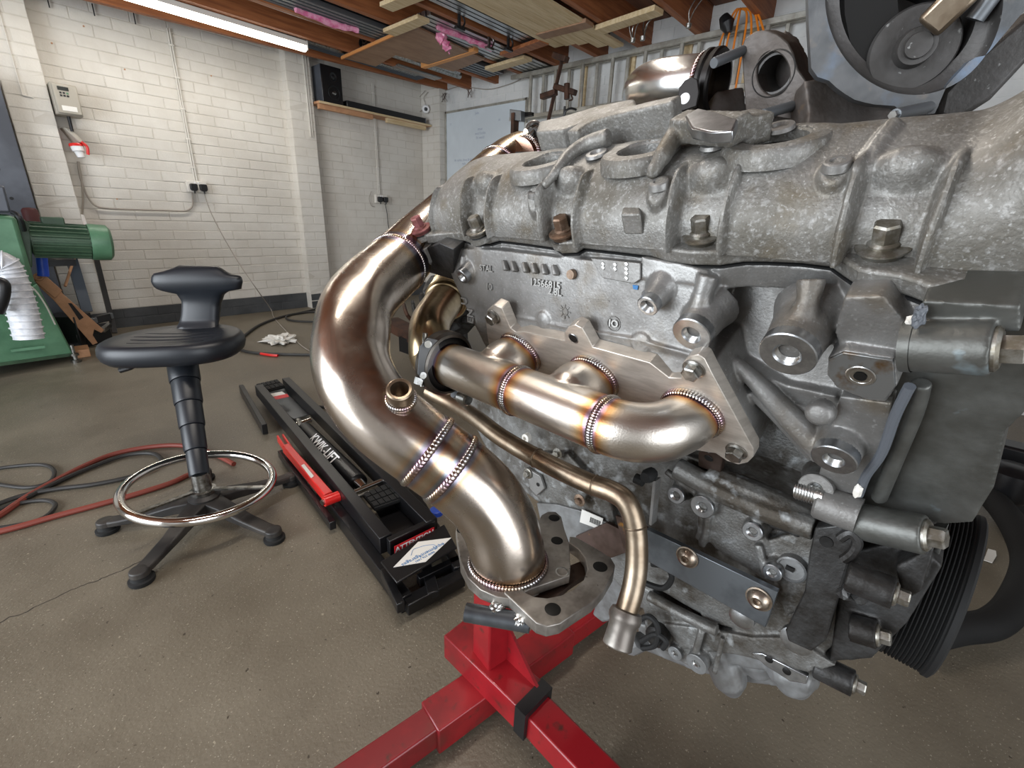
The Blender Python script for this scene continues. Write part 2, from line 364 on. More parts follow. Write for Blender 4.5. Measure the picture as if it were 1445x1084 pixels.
# masonry walls: every brick that can be told apart is its own piece
def brickmesh(l, d, m, j=0):
    mb = MB(); h = CH - .006
    mb.box((0, 0, 0), (l - .007, d, h)); me = bpy.data.meshes.new('brick')
    bm = bmesh.new(); vs = [bm.verts.new(v) for v in mb.v]; [bm.faces.new([vs[i] for i in f]) for f in mb.f]
    for v in bm.verts:
        v.co.x += rnd(.0015); v.co.z += rnd(.0012); v.co.y += rnd(.0012)
    bmesh.ops.recalc_face_normals(bm, faces=bm.faces)
    bmesh.ops.bevel(bm, geom=bm.edges[:], offset=.0022, segments=1, affect='EDGES')
    bm.to_mesh(me); bm.free(); me.materials.append(m); return me
BM = {}
def getb(l, kind):
    k = (round(l, 3), kind, random.randint(0, 3))
    if k not in BM: BM[k] = brickmesh(l, .012, M['skirt'] if kind else M['brick'])
    return BM[k]
def courses(x0, x1, z1):
    out = []; n = int(z1 / CH)
    for r in range(n):
        x = x0 - (BL / 2 if r % 2 else 0)
        while x < x1 - .01:
            a = max(x, x0); b_ = min(x + BL, x1)
            if b_ - a > .03: out.append(((a + b_) / 2, (r + .5) * CH, b_ - a, r < 2))
            x += BL
    return out
def pix(p):
    q = WC.T @ (np.array(p) - CAM); return (q[0] / q[2] * F + 722.5, q[1] / q[2] * F + 542, q[2]) if q[2] > .02 else (-9999, 0, 1)
wl = struct(MB().box(((WX + RX) / 2, LY + .06, HZ / 2), (RX - WX + .2, .12, HZ)).build('wall_left', M['mortar'], smooth=0))
MB().box(((.3 + 3.68) / 2, LY + .005, .075), (3.38, .012, .15)).build('painted_base_mortar', M['skirt'], wl, smooth=0)
allb = []
for x, z, l, k in courses(.3, 3.68, HZ):
    px, py, Z = pix((x, LY, z)); vis = 0 < px < 660 and 0 < py < 470 and not (2.136 < x < 2.42)
    if px > 445 and py > 300: vis = vis and px < 560
    allb.append((Z if vis else 99 + Z, x, z, l, k))
allb.sort(); rest = MB(); restk = MB(); tops = allb[:296]
for i, (Z, x, z, l, k) in enumerate(allb):
    if i < 296 and Z < 90: inst('brick', getb(l, k), Matrix.Translation((x, LY + .0035 + rnd(.0010), z)), wl)
    else: (restk if k else rest).box((x, LY + .0035, z), (l - .007, .012, CH - .006))
o = rest.build('brick_courses', M['brick'], wl, smooth=0); o['kind'] = 'stuff'
if restk.v: o = restk.build('painted_base_bricks', M['skirt'], wl, smooth=0); o['kind'] = 'stuff'
def pier(name, x0, x1, y0, y1, face, label):
    p = MB().box(((x0 + x1) / 2, (y0 + y1) / 2, HZ / 2), (x1 - x0 - .004, y1 - y0, HZ)).build(name, M['mortar'], wl, smooth=0, label=label)
    n = int(HZ / CH)
    for r in range(n):
        z = (r + .5) * CH; l = (x1 - x0)
        if r % 2 == 0 or l < .12: segs = [((x0 + x1) / 2, l)]
        else: segs = [(x0 + l * .25, l / 2), (x0 + l * .75, l / 2)]
        for cx, ll in segs:
            k = r < 2; me = getb(ll, k); 
            o = inst('brick', me, Matrix.Translation((cx, y0 + .0045 + rnd(.001), z)), p)
    return p
pr = pier('pier', 2.136, 2.36, LY - .10, LY, 0, 'painted brick pier between the bright wall and the shelf alcove')
mb = MB()
for r in range(32):
    mb.box((2.1425, LY - .05, (r + .5) * CH), (.012, .096, CH - .006))
o = mb.build('return_bricks', M['brick'], pr, smooth=0); o['kind'] = 'stuff'
p0 = pier('pier', .315, .53, LY - .10, LY, 0, 'painted brick pier at the far left')
p2_ = pier('pier', RX - .1, RX, 4.43, LY, 0, 'corner brick pier beside the whiteboard')
mb = MB()
for r in range(32):
    off = .11 if r % 2 else 0
    mb.box((RX - .1 + .0045, 4.48 + off / 2, (r + .5) * CH), (.012, .10 + off, CH - .008))
    mb.box((RX - .1 + .0045, 4.645 + off / 2, (r + .5) * CH), (.012, .205 - off, CH - .008))
o = mb.build('return_bricks', M['brick'], p2_, smooth=0); o['kind'] = 'stuff'
mb = MB().bar((.40, LY - .105, HZ), (.40, LY - .105, 1.58), .003, .012, (0, 1, 0)); mb.bar((.40, LY - .105, 1.58), (.45, LY - .105, 1.575), .003, .012, (0, 1, 0))
tag(mb.build('wall_trim', M['whiteplastic'], None, 0), 'painted cable trunking edge running down the far left pier', 'trunking')
wr = struct(MB().box((RX + .06, 1.3, HZ / 2), (.12, 7.4, HZ)).build('wall_right', M['wallw'], smooth=0))
mb = MB()
for r in range(32):
    y = SY - (BL / 2 if r % 2 else 0)
    while y < 4.43:
        a = max(y, SY); b_ = min(y + BL, 4.43)
        mb.box((RX - .0015, (a + b_) / 2, (r + .5) * CH), (.005, b_ - a - .007, CH - .007)); y += BL
o = mb.build('brick_courses', M['wallw'], wr, smooth=0); o['kind'] = 'stuff'
struct(MB().box(((WX + RX) / 2, SY - .06, .15), (RX - WX, .12, .3)).box((-2.2, SY - .06, 1.35), (.8, .12, 2.1)).box((2.1, SY - .06, 1.35), (3.4, .12, 2.1)).box((-.7, SY - .06, 2.32), (2.4, .12, .16)).build('wall_back', M['wallw'], smooth=0))
struct(MB().box((WX - .06, -.95, HZ / 2), (.12, 2.5, HZ)).box((WX - .06, 3.93, HZ / 2), (.12, 1.64, HZ)).box((WX - .06, 1.7, 2.32), (.12, 2.82, .16)).build('wall_side', M['wallw'], smooth=0))

# ------------------------------------------------------------------ ceiling stock
def rod(name, a, b, r, m, parent=None, wall=0, n=10): 
    return MB().tube([a, b], r, n, wall=wall).build(name, m, parent)
# lit batten light
t = thing('tube_light', 'long lit tube batten hanging between the first two ceiling joists', 'light', (1.3, 4.13, 2.17))
xa, xb = .15, 2.07; zc = 2.178
mb = MB(); prof = [(cos(pi * k / 10) * .038, -.010 - sin(pi * k / 10) * .038) for k in range(11)]
mb.prism([(xa, 4.13 + a, zc + b_) for a, b_ in prof], (xb - xa, 0, 0)); mb.build('diffuser', M['tubeglass'], t)
MB().box(((xa + xb) / 2, 4.13, zc + .005), (xb - xa, .080, .034)).build('batten_body', M['whiteplastic'], t, bevel=.004)
for x_ in (xa - .004, xb + .004): MB().box((x_, 4.13, zc - .008), (.008, .082, .066)).build('end_cap', M['whiteplastic'], t, bevel=.003)
# stock lying across the battens: each length its own thing
ORD = ['nearest the ladders', 'second from the ladders', 'third from the ladders', 'fourth from the ladders', 'fifth from the ladders', 'sixth from the ladders']
def bundle(spec, name, label0, cat, group, m, r, z0, wall=0, box=None):
    for i, (y, x0, x1, dz) in enumerate(spec):
        label = label0 + ', ' + ORD[i % 6] if len(spec) < 7 else label0 + (', lower row ' if i < 4 else ', upper row ') + ['first from the ladders', 'second from the ladders', 'third from the ladders', 'nearest the bright wall'][i % 4]
        z = z0 + dz
        if box: o = MB().box(((x0 + x1) / 2, y, z), (x1 - x0, box[0], box[1])).build(name, m, bevel=.001)
        else: o = MB().tube([(x0, y, z), (x1, y, z)], r, 12, wall=wall).build(name, m)
        tag(o, label, cat, group)
bundle([(4.20 + .038 * (i % 4), 1.86 + rnd(.06), 3.3, .038 * (i // 4)) for i in range(8)], 'steel_pipe', 'dark blue grey pipe by the tube light', 'pipe', 'dark pipes over the first joist gap', M['darkpipe'], .017, 2.235, wall=.003)
bundle([(4.16 + .022 * i, 1.82 + rnd(.05), 3.2, .0) for i in range(3)], 'threaded_rod', 'thin bright rod beside the dark pipes', 'rod', 'thin rods beside the dark pipes', M['zinc'], .006, 2.222)
bundle([(3.80, 2.40, 3.4, 0), (3.90, 2.43, 3.5, 0), (3.85, 2.42, 3.4, .06)], 'steel_tube', 'open ended bright tube above the plywood', 'tube', 'open ended tubes above the plywood', M['zinc'], .032, 2.245, wall=.004)
bundle([(3.42 + .05 * i, 1.2, 3.6, 0) for i in range(5)], 'steel_bar', 'long grey bar stock lying over the third joist gap', 'bar', 'grey bars over the third joist gap', M['steelbar'], 0, 2.225, box=(.03, .03))
bundle([(2.93 + .055 * i, 2.35, RX - .05, .0) for i in range(6)], 'aluminium_section', 'long white aluminium section behind the pink wrap', 'aluminium bar', 'white aluminium sections', M['alu'], 0, 2.225, box=(.04, .035))
bundle([(2.58 + .048 * i, 1.3, 3.22, .0) for i in range(4)], 'aluminium_rail', 'pale aluminium rail above the middle battens', 'aluminium rail', 'pale rails above the middle battens', M['alu'], 0, 2.225, box=(.035, .04))
bundle([(3.43 + .055 * i, 1.6, 3.68, .055) for i in range(3)], 'steel_angle', 'grey steel angle stacked above the bar stock', 'bar', 'steel angles above the bar stock', M['darkpipe'], 0, 2.225, box=(.04, .02))
mb = MB(); mb.tube([(1.5, 3.72, 2.225), (1.8, 3.72, 2.223), (2.4, 3.72, 2.226)], .012, 10); tag(mb.build('cable_conduit', M['whiteplastic']), 'pale plastic conduit under the second joist', 'conduit')
# pale boards
for i in range(5):
    y = 2.145 + i * .088; o = MB().box(((3.50, 3.42, 3.3, 3.26, 3.24)[i] / 2 + .6, y, 2.186 + rnd(.001)), ((3.50, 3.42, 3.3, 3.26, 3.24)[i] - 1.2, .085, .02)).build('pine_board', M['pine'], bevel=.002)
    tag(o, 'pale pine board laid across the joists, ' + ['first', 'second', 'third', 'fourth', 'fifth', 'sixth', 'seventh'][i] + ' from the orange cable', 'board', 'pale boards above the engine')
# plywood sheet under the joists
ply = [onZ(x, y, 2.19) for x, y in ((482, 81), (562, 44), (700, 95), (640, 101), (618, 96), (596, 84), (563, 83), (533, 94))]
ply = [onZ(x, y, 2.19) for x, y in ((482, 81), (583, 36), (684, 84), (640, 101), (558, 78), (530, 94))]
o = MB().prism(ply, (0, 0, .012)).build('plywood_panel', M['ply'], smooth=0); tag(o, 'brown plywood offcut screwed under the joists by the speaker', 'panel')
MB().bar(onZ(482, 82, 2.188), onZ(583, 37, 2.188), .012, .02).build('raw_edge', M['plyedge'], o)
def batten(p, q, w_, h_, label, m='pine', z=2.18, x=0):
    a = onZ(p[0], p[1], z); b_ = onZ(q[0], q[1], z); d = b_ - a; d[0] *= x
    o = MB().bar(a, a + d if x == 0 else b_, w_, h_).build('timber_batten', M[m], bevel=.002); tag(o, label, 'batten', 'timber battens screwed across the joists'); return o
batten((549, 46), (598, 26), .10, .024, 'pale batten holding the pink wrap, nearest the plywood panel', x=1)
batten((690, 98), (745, 82), .10, .026, 'pale batten with a chamfered end beside the ladder top', x=1)
batten((712, 78), (768, 58), .10, .024, 'brown batten between two pale battens', 'joist', x=1)
batten((762, 50), (832, 32), .10, .024, 'grey brown batten under the pale boards', 'ply', x=1)
batten((846, 42), (930, 14), .10, .03, 'thick pale batten nearest the engine', x=1)
batten((545, 10), (600, -12), .10, .024, 'pale batten at the top edge of the picture', x=1)
batten((597, 92), (672, 68), .05, .05, 'short orange noggin between the first joists', 'orangewood', z=2.21, x=1)
bundle([(4.0 + .03 * i, 2.85, 3.35, 0) for i in range(4)], 'metal_strip', 'short bright strip poking past the plywood', 'strip', 'bright strips past the plywood', M['alu'], 0, 2.205, box=(.02, .012))
# pink wrap
mb = MB()
def blob(mb, path, r, seed, amp=.5, n=14):
    pts = spline(path, 7); random.seed(seed); base = len(mb.v)
    mb.tube(pts, [r * (1 + rnd(amp * .5)) for _ in pts], n); 
    for i in range(base, len(mb.v)):
        v = Vector(mb.v[i]); d = noise.noise_vector(v * 28) * r * amp; mb.v[i] = tuple(v + d)
    return mb
blob(mb, [(2.5, 3.02, 2.198), (2.8, 3.0, 2.195), (3.0, 2.98, 2.19)], .018, 3); tag(mb.build('bubble_wrap', M['pink']), 'crumpled pink bubble wrap hanging below the white sections', 'wrapping')
mb = MB(); blob(mb, [(1.75, 3.58, 2.205), (2.0, 3.58, 2.2), (2.2, 3.56, 2.2)], .022, 4); tag(mb.build('bubble_wrap', M['pink']), 'pink wrap around grey bars at the top of the picture', 'wrapping')
c0 = onZ(628, 66, 2.12); mb = MB(); blob(mb, [c0 + np.array([-.03, .03, .07]), c0 + np.array([0, 0, .02]), c0 + np.array([.03, -.02, -.01])], .028, 5, .8); tag(mb.build('bubble_wrap', M['pink']), 'bright pink tail of wrap hanging under the plywood corner', 'wrapping')
# small hooks and ties hanging from the timber
def hook(px, py, z, label, m='black', L_=.08):
    a = onZ(px, py, z); mb = MB(); mb.bar(a + [0, 0, L_], a, .018, .014, (0, 1, 0)); mb.bar(a + [-.03, 0, 0], a + [.04, 0, 0], .03, .015); mb.tube(spline([a + [.03, 0, .01], a + [.05, 0, .05], a + [.03, .01, .09]], 5), .006, 8)
    tag(mb.build('hanging_clamp', M[m]), label, 'clamp')
hook(648, 40, 2.13, 'black clip hanging between the ceiling bars'); hook(690, 68, 2.13, 'bright metal clip hanging beside the white sections', 'zinc'); hook(717, 70, 2.13, 'small dark clip beside the brown batten')
def ties(px, py, k, label):
    a = onZ(px, py, 2.1); 
    mb = MB()
    for i in range(k): mb.tube(spline([a + [rnd(.01), rnd(.01), 0], a + [rnd(.03), .01 + .025 * i - .04, .06], a + [rnd(.04), .05 * i - .09, .13]], 5), .0035, 6)
    mb.lathe(a - [0, 0, .01], (0, 0, 1), [(-.01, 0), (-.01, .015), (.012, .018), (.012, 0)], 12)
    tag(mb.build('wire_hooks', M['zinc']), label, 'hooks')
ties(893, 55, 3, 'cluster of bright wire hooks under the pale boards'); ties(907, 52, 3, 'second cluster of bright wire hooks nearer the orange cable'); ties(972, 34, 2, 'pair of thin hooks on the last dark joist')

# ------------------------------------------------------------------ left wall fittings
def double_socket(x, y, z, name, label, plugs):
    t = thing(name, label, 'socket', (x, y, z))
    MB().box((x, y - .006, z), (.146, .034, .086)).build('face_plate', M['whiteplastic'], t, bevel=.005)
    for dx in (-.012, .012): MB().box((x + dx, y - .024, z + .028), (.011, .005, .018)).build('switch', M['white'], t, bevel=.001)
    for i, dx in enumerate(plugs):
        p = thing('plug', label.split(' socket')[0] + ' plug ' + ('on the left' if dx < 0 else 'on the right'), 'plug', (x + dx, y - .04, z - .006))
        p['label'] = ('left' if dx < 0 else 'right') + ' black plug in the ' + label
        MB().prism([(x + dx + a, y - .055, z - .006 + c) for a, c in ((-.026, -.016), (-.014, -.028), (.014, -.028), (.026, -.016), (.026, .022), (.018, .028), (-.018, .028), (-.026, .022))], (0, .034, 0)).build('plug_body', M['black'], p, bevel=.004)
        MB().cyl((x + dx, y - .045, z - .052), (x + dx, y - .042, z - .03), .006, 10).build('cord_grip', M['black'], p)
    return t
double_socket(1.312, LY - .016, 1.10, 'wall_socket', 'white double socket below the trunking on the bright wall', (-.03, .04))
double_socket(3.075, LY - .016, 1.10, 'wall_socket', 'white double socket under the shelf in the alcove', (-.03, .04))
def conduit(x, z0, z1, label, y=LY - .014, w_=.02, m='whiteplastic', clips=5):
    t = thing('cable_trunking', label, 'trunking', (x, y, z0))
    for dx in (-.007, .009): MB().tube([(x + dx, y, z0), (x + dx + rnd(.003), y, (z0 + z1) / 2), (x + dx, y, z1)], .0055, 8).build('conduit_run', M[m], t)
    for i in range(clips): MB().box((x, y + .001, z0 + (z1 - z0) * (i + .5) / clips), (.036, .014, .009)).build('saddle_clip', M['whiteplastic'], t)
conduit(1.315, 1.14, 2.2, 'white painted conduit dropping from the tube light to the socket', m='brick')
conduit(3.06, 1.15, 2.2, 'pale conduit dropping behind the shelf to the alcove socket', m='brick', clips=6)
def cable(name, pts, r, m, label, k=8, cat='cable', n=8):
    return tag(MB().tube(spline(pts, k), r, n).build(name, M[m]), label, cat)
Yw = LY - .02
cable('power_cable', [onY(x, y, Yw) for x, y in ((110, 228), (112, 245), (117, 262), (124, 278), (134, 290), (150, 294), (190, 296), (230, 297), (258, 298), (268, 295), (272, 288), (271, 272))], .006, 'cablew', 'grey cable looping from the red industrial plug to the double socket')
cable('power_cable', [onY(x, y, Yw) for x, y in ((111, 228), (115, 255), (117, 280), (116, 305), (115, 330), (108, 355), (100, 372))], .006, 'cablew', 'brown grey cable dropping straight down from the industrial plug')
cable('mains_lead', [onY(288, 272, Yw - .02), onY(300, 305, 4.66), onY(330, 360, 4.52), onY(360, 405, 4.38), onZ(382, 436, .03), onZ(388, 450, .006), onZ(420, 483, .006), onZ(440, 497, .006)], .004, 'cablew', 'thin lead sloping from the right plug down to the floor')
cable('mains_lead', [onY(543, 286, Yw), onY(546, 300, Yw), onY(548, 318, Yw), onY(552, 335, Yw)], .004, 'cabled', 'thin dark lead hanging from the alcove socket')
cable('mains_lead', [onY(524, 270, Yw), onY(521, 280, Yw), onY(524, 290, Yw), onY(529, 292, Yw)], .003, 'cablew', 'short looped white lead beside the alcove socket')
# nail holes, hooks
for i, (x, y) in enumerate(((118, 37), (176, 98), (298, 107), (165, 281), (73, 61))):
    p = onY(x, y, LY - .009); tag(MB().lathe(p, (0, -1, 0), [(0, 0), (0, .0055), (.006, .005), (.006, 0)], 10).build('wall_plug', M['mdf']), 'small brown fixing plug in the white wall, ' + ('top left near the ceiling', 'above the inverter box', 'right of the trunking', 'below the industrial plug', 'beside the far left pier')[i], 'wall plug')
for i, (x, y) in enumerate(((68, 3), (132, 15), (190, 27))):
    p = onY(x, y, LY - .02); tag(MB().bar(p + [0, 0, .04], p + [0, 0, -.03], .006, .006, (0, 1, 0)).build('nail', M['black']), 'dark nail hanging under the first joist, ' + ('first from the left', 'second from the left', 'third from the left')[i], 'nail')
# inverter box
t = thing('control_box', 'grey inverter box with a small screen and keypad beside the far left pier', 'control box', (.615, 4.62, 1.5))
MB().box((.605, 4.66, 1.585), (.135, .13, .185)).build('housing', M['greyplastic'], t, bevel=.006)
MB().box((.607, 4.586, 1.585), (.125, .03, .175)).build('front_cover', M['greyplastic'], t, bevel=.008)
MB().box((.597, 4.570, 1.645), (.055, .004, .022)).build('screen', M['lcd'], t)
for i in range(3):
    for j in range(2): MB().box((.58 + i * .017, 4.570, 1.62 - j * .016), (.011, .005, .01)).build('button', M['black'] if (i, j) != (2, 0) else M['green'], t, bevel=.001)
MB().box((.607, 4.570, 1.53), (.075, .002, .03)).build('rating_label', M['paper'], t)
MB().cyl((.60, 4.65, 1.49), (.60, 4.65, 1.40), .010, 10).build('cable_gland', M['black'], t)
# industrial connector
t = thing('industrial_socket', 'white and red industrial plug below the inverter box', 'socket', (.58, 4.68, 1.3))
MB().prism([(.545, 4.74, 1.42), (.56, 4.65, 1.42), (.62, 4.64, 1.335), (.60, 4.74, 1.32)], (.035, 0, 0)).build('socket_body', M['greyplastic'], t, bevel=.006)
MB().lathe((.60, 4.655, 1.325), (.12, -.1, -1), [(0, 0), (0, .037), (.01, .04), (.018, .04), (.018, 0)], 20).build('collar', M['redj'], t)
MB().lathe((.603, 4.652, 1.308), (.12, -.1, -1), [(0, 0), (0, .036), (.03, .034), (.034, .026), (.07, .02), (.075, 0)], 20).build('plug_shell', M['white'], t)
MB().tube(spline([(.63, 4.63, 1.34), (.655, 4.63, 1.31), (.65, 4.63, 1.26)], 5), .009, 8).build('locking_lever', M['redj'], t)
t = thing('industrial_socket', 'low white industrial socket with a red lever above the motor', 'socket', (.60, 4.7, .9))
p = onY(118, 325, 4.7); MB().cyl(p, p + [0, .04, .10], .03, 14).build('socket_body', M['white'], t); MB().bar(p + [-.01, -.03, .035], p + [.07, -.03, .03], .012, .01).build('lever', M['redj'], t)
# trunking edge on the pier beside the alcove
for dx in (0, .018): tag(MB().box((2.30 + dx, LY - .108, 1.93), (.008, .012, .66)).build('trunking_strip', M['brick']), ('left' if not dx else 'right') + ' painted trunking strip on the pier beside the speaker', 'trunking', 'painted strips on the pier')
# shelf with speaker and soundbar
t = thing('wall_shelf', 'rough wooden shelf across the alcove carrying the speaker', 'shelf', (3.0, 4.65, 1.88))
MB().box((3.02, 4.655, 1.893), (1.30, .19, .020)).build('board', M['mdf'], t, bevel=.002)
MB().box((3.02, 4.559, 1.893), (1.30, .004, .018)).build('front_edge', M['pine'], t)
MB().box((2.66, 4.60, 1.863), (.56, .04, .042)).build('support_batten', M['mdf'], t); MB().box((3.36, 4.60, 1.863), (.50, .04, .042)).build('support_batten', M['pine'], t)
t = thing('loudspeaker', 'tall black loudspeaker standing on the alcove shelf', 'speaker', (2.50, 4.65, 1.903))
MB().box((2.515, 4.655, 2.053), (.20, .16, .30)).build('cabinet', M['greypaint'], t, bevel=.004)
MB().box((2.515, 4.57, 2.053), (.20, .014, .30)).build('baffle', M['blacksatin'], t, bevel=.004)
MB().lathe((2.53, 4.562, 1.99), (0, -1, 0), [(0, .062), (.006, .060), (.006, .052), (-.01, .046), (-.02, .02), (-.012, .018), (-.006, .01), (-.004, 0)], 28).build('woofer', M['black'], t)
MB().lathe((2.53, 4.565, 1.99), (0, -1, 0), [(0, .02), (.01, .016), (.014, 0)], 16).build('dust_cap', M['zinc'], t)
MB().lathe((2.53, 4.562, 2.12), (0, -1, 0), [(0, .035), (.004, .034), (.0, .02), (.003, .012), (.004, 0)], 20).build('tweeter', M['black'], t)
t = thing('soundbar', 'long black soundbar lying on the alcove shelf', 'soundbar', (3.1, 4.62, 1.903))
MB().box((3.13, 4.62, 1.931), (.94, .09, .056)).build('body', M['black'], t, bevel=.006); MB().box((3.60, 4.62, 1.931), (.012, .092, .058)).build('end_cap', M['greypaint'], t, bevel=.003)
t = thing('webcam', 'small round white camera hung on the corner pier', 'camera', (3.62, 4.56, 2.08))
pc = onX(601, 154, 3.64); ax = CAM - pc; MB().lathe(pc, ax, [(0, 0), (0, .040), (.02, .042), (.034, .034), (.036, .022), (.030, .02), (.030, 0)], 24).build('shell', M['white'], t); MB().lathe(pc, ax, [(.031, 0), (.034, .018), (.038, .014), (.040, 0)], 20).build('lens', M['black'], t)
cable('data_cable', [onX(600, 128, 3.66), onX(590, 140, 3.66), onX(588, 150, 3.66), onX(592, 158, 3.66), onX(600, 148, 3.66), onX(598, 138, 3.66), onX(604, 130, 3.66)], .003, 'cablew', 'looped thin cable above the small round camera')
# fibre tufts at joist ends
for i, (x, y) in enumerate(((612, 130), (628, 134), (663, 128))):
    p = onX(x, y, RX - .08); mb = MB()
    for k in range(9): mb.tube([p + [rnd(.02), rnd(.05), .02], p + [rnd(.02), rnd(.06), -.02 - random.random() * .05]], .002, 5)
    tag(mb.build('frayed_insulation', M['rust']), 'tuft of frayed fibre hanging at the ' + ('camera', 'corner', 'second joist')[i] + ' end of a joist', 'insulation')

# ------------------------------------------------------------------ right wall: whiteboard, ladder, clamps, cable
X = RX - .008
t = thing('whiteboard', 'white dry-wipe board with faded notes on the right wall', 'whiteboard', (X, 3.83, 1.2))
MB().box((X - .006, 3.83, 1.56), (.014, 1.16, .90)).build('board', M['whiteboard'], t)
for y_, z_, sy_, sz_ in ((3.83, 2.02, 1.18, .02), (3.83, 1.10, 1.18, .02), (4.415, 1.56, .02, .94), (3.245, 1.56, .02, .94)): MB().box((X - .010, y_, z_), (.026, sy_, sz_)).build('frame_rail', M['lad'], t)
RY = basisM((0, -1, 0), (0, 0, 1), (-1, 0, 0), (0, 0, 0))
def wtext(s_, y_, z_, size): 
    text('note', s_, basisM((0, -1, 0), (0, 0, 1), (-1, 0, 0), (X - .0135, y_, z_)), size, M['ink'], t, .0002)
wtext('Jobs', 3.92, 1.97, .035); wtext('mon\nwed bolts\nfri weld', 3.87, 1.78, .04); wtext('fit turbo, lines & tank\nrails', 4.12, 1.52, .036); wtext('clean head', 4.25, 1.33, .036); wtext('12', 4.34, 1.90, .03); wtext('ok', 3.60, 1.88, .03)
def ladder(label, x, y0, y1, z0, z1, rungs, tilt=0):
    t = thing('ladder', label, 'ladder', (x, (y0 + y1) / 2, z0), 'aluminium ladders hung on the right wall')
    for z_ in (z0, z1): MB().box((x, (y0 + y1) / 2, z_), (.026, y1 - y0, .034)).build('stile', M['lad'], t, bevel=.003)
    for y_ in rungs: MB().box((x, y_, (z0 + z1) / 2), (.022, .026, z1 - z0 - .03)).build('rung', M['lad'], t, bevel=.003)
    return t
ladder('front aluminium ladder hung sideways on the right wall', 3.66, -.6, 3.36, 1.845, 2.185, [3.12 - .28 * k for k in range(14)])
ladder('rear aluminium ladder hung sideways against the right wall', 3.72, -.5, 3.22, 1.85, 2.19, [3.02 - .28 * k for k in range(13)])
for k in range(4): tag(MB().box((RX - .015, 2.62 - k * .45, 2.02), (.02, .06, .36)).build('wall_batten', M['pine']), 'pale timber upright on the wall behind the ladders, ' + ['first', 'second', 'third', 'fourth'][k] + ' from the whiteboard', 'batten', 'uprights behind the ladders')
# workshop clamps standing behind the engine
t = thing('bar_clamp', 'rusty sash clamp leaning in front of the ladders', 'clamp', (3.3, 2.75, 1.2))
c1 = onX(793, 85, 3.3); c2 = onX(766, 205, 3.3); c2 = c1 + (c2 - c1) * (c1[2] / (c1[2] - c2[2]))
MB().bar(c1, c2, .012, .034, (1, 0, 0)).build('bar', M['rust'], t, bevel=.002)
for (a, b_, h_) in (((783, 122), (812, 131), .05), ((764, 137), (785, 130), .05), ((782, 78), (800, 84), .06)): MB().bar(onX(*a, 3.27), onX(*b_, 3.27), .04, h_, (1, 0, 0)).build('jaw', M['rust'], t, bevel=.006)
MB().tube([onX(800, 118, 3.25), onX(800, 140, 3.25)], .022, 10).build('screw_block', M['rust'], t); MB().tube(spline([onX(806, 134, 3.24), onX(808, 140, 3.24), onX(803, 142, 3.24)], 4), .006, 8).build('handle', M['rust'], t)
t = thing('steel_bracket', 'rusty upright bar with a square steel plate on top', 'bracket', (3.0, 2.9, 1.2))
MB().bar(onX(727, 160, 3.0), onX(727, 160, 3.0) * [1, 1, 0], .03, .06, (1, 0, 0)).build('upright', M['rust'], t)
MB().prism([onX(x, y, 2.98) for x, y in ((719, 154), (735, 156), (735, 171), (719, 169))], (.05, 0, 0)).build('plate', M['steelbar'], t, bevel=.004)
MB().prism([onX(x, y, 3.03) for x, y in ((735, 158), (750, 158), (750, 163), (735, 166))], (.03, 0, 0)).build('arm', M['darkplate'], t)
cable('bent_rod', [onX(795, 180, 3.2) * [1, 1, 0]] + [onX(x, y, 3.2) for x, y in ((795, 180), (796, 165), (799, 156), (806, 153), (813, 155))], .008, 'black', 'dark bent rod hook in front of the ladder', cat='hook')
# orange extension cable
t = thing('extension_cable', 'coil of orange cable hanging over the ladder', 'cable', (3.6, .9, 2.1))
for k in range(7):
    h0 = onX(1047 + k * 2 - 6, 12, 3.58); e = onX(1016 + k * 11, 62 - (k % 3) * 6, 3.56 - .01 * k)
    MB().tube(spline([h0, h0 + (e - h0) * .35 + [0, (0 if k < 3 else -.02), .03], e, e + [0, 0, -.05 if k > 3 else -.22 - .05 * k]], 8), .0065, 8).build('loop', M['orange'], t)
pb = onX(1026, 34, 3.54); MB().tube([pb + [0, .03, .045], pb + [0, 0, 0], pb + [0, -.02, -.05]], [.03, .045, .02], 12).build('plug', M['black'], t)
cable('wire', [onX(x, y, RX - .02) for x, y in ((628, 128), (648, 122), (668, 124), (690, 126), (715, 120), (735, 112))], .003, 'cablew', 'thin wire strung along the top of the right wall')
# ================================================================== GRINDING MACHINE AND CORNER CLUTTER
t = thing('belt_grinder', 'green floor-standing linishing machine with a side motor at the left edge', 'machine', (-.1, 3.95, 0))
A = lambda x, y, Y: onY(x, y, Y)
# base cabinet with sloping right side
MB().prism([A(-140, 430, 3.82), A(20, 425, 3.82), A(52, 400, 3.82), A(104, 500, 3.9), A(-140, 540, 3.6)], (0, .42, 0)).build('base_cabinet', M['green'], t, bevel=.008)
MB().prism([A(-60, 300, 3.84), A(22, 305, 3.84), A(50, 400, 3.84), A(52, 440, 3.84), A(-60, 440, 3.84)], (0, .34, 0)).build('upper_housing', M['green'], t, bevel=.02)
MB().prism([A(-60, 262, 3.86), A(6, 262, 3.86), A(16, 300, 3.86), A(-60, 300, 3.86)], (0, .25, 0)).build('belt_guard', M['greypaint'], t, bevel=.01)
MB().box(A(40, 493, 3.78) + [0, .02, 0], (.14, .02, .015)).build('foot_rail', M['green'], t)
MB().bar(A(-100, 528, 3.63), A(104, 500, 3.88), .03, .014).build('bottom_lip', M['dkgreen'], t)
MB().prism([A(22, 300, 3.92), A(44, 318, 3.92), A(46, 378, 3.92), A(30, 372, 3.92)], (0, .16, 0)).build('motor_flange', M['dkgreen'], t, bevel=.006)
mc0 = A(42, 338, 3.98); mc1 = A(90, 340, 3.98); mc2 = A(112, 341, 3.98); d_ = (mc2 - mc0) / np.linalg.norm(mc2 - mc0)
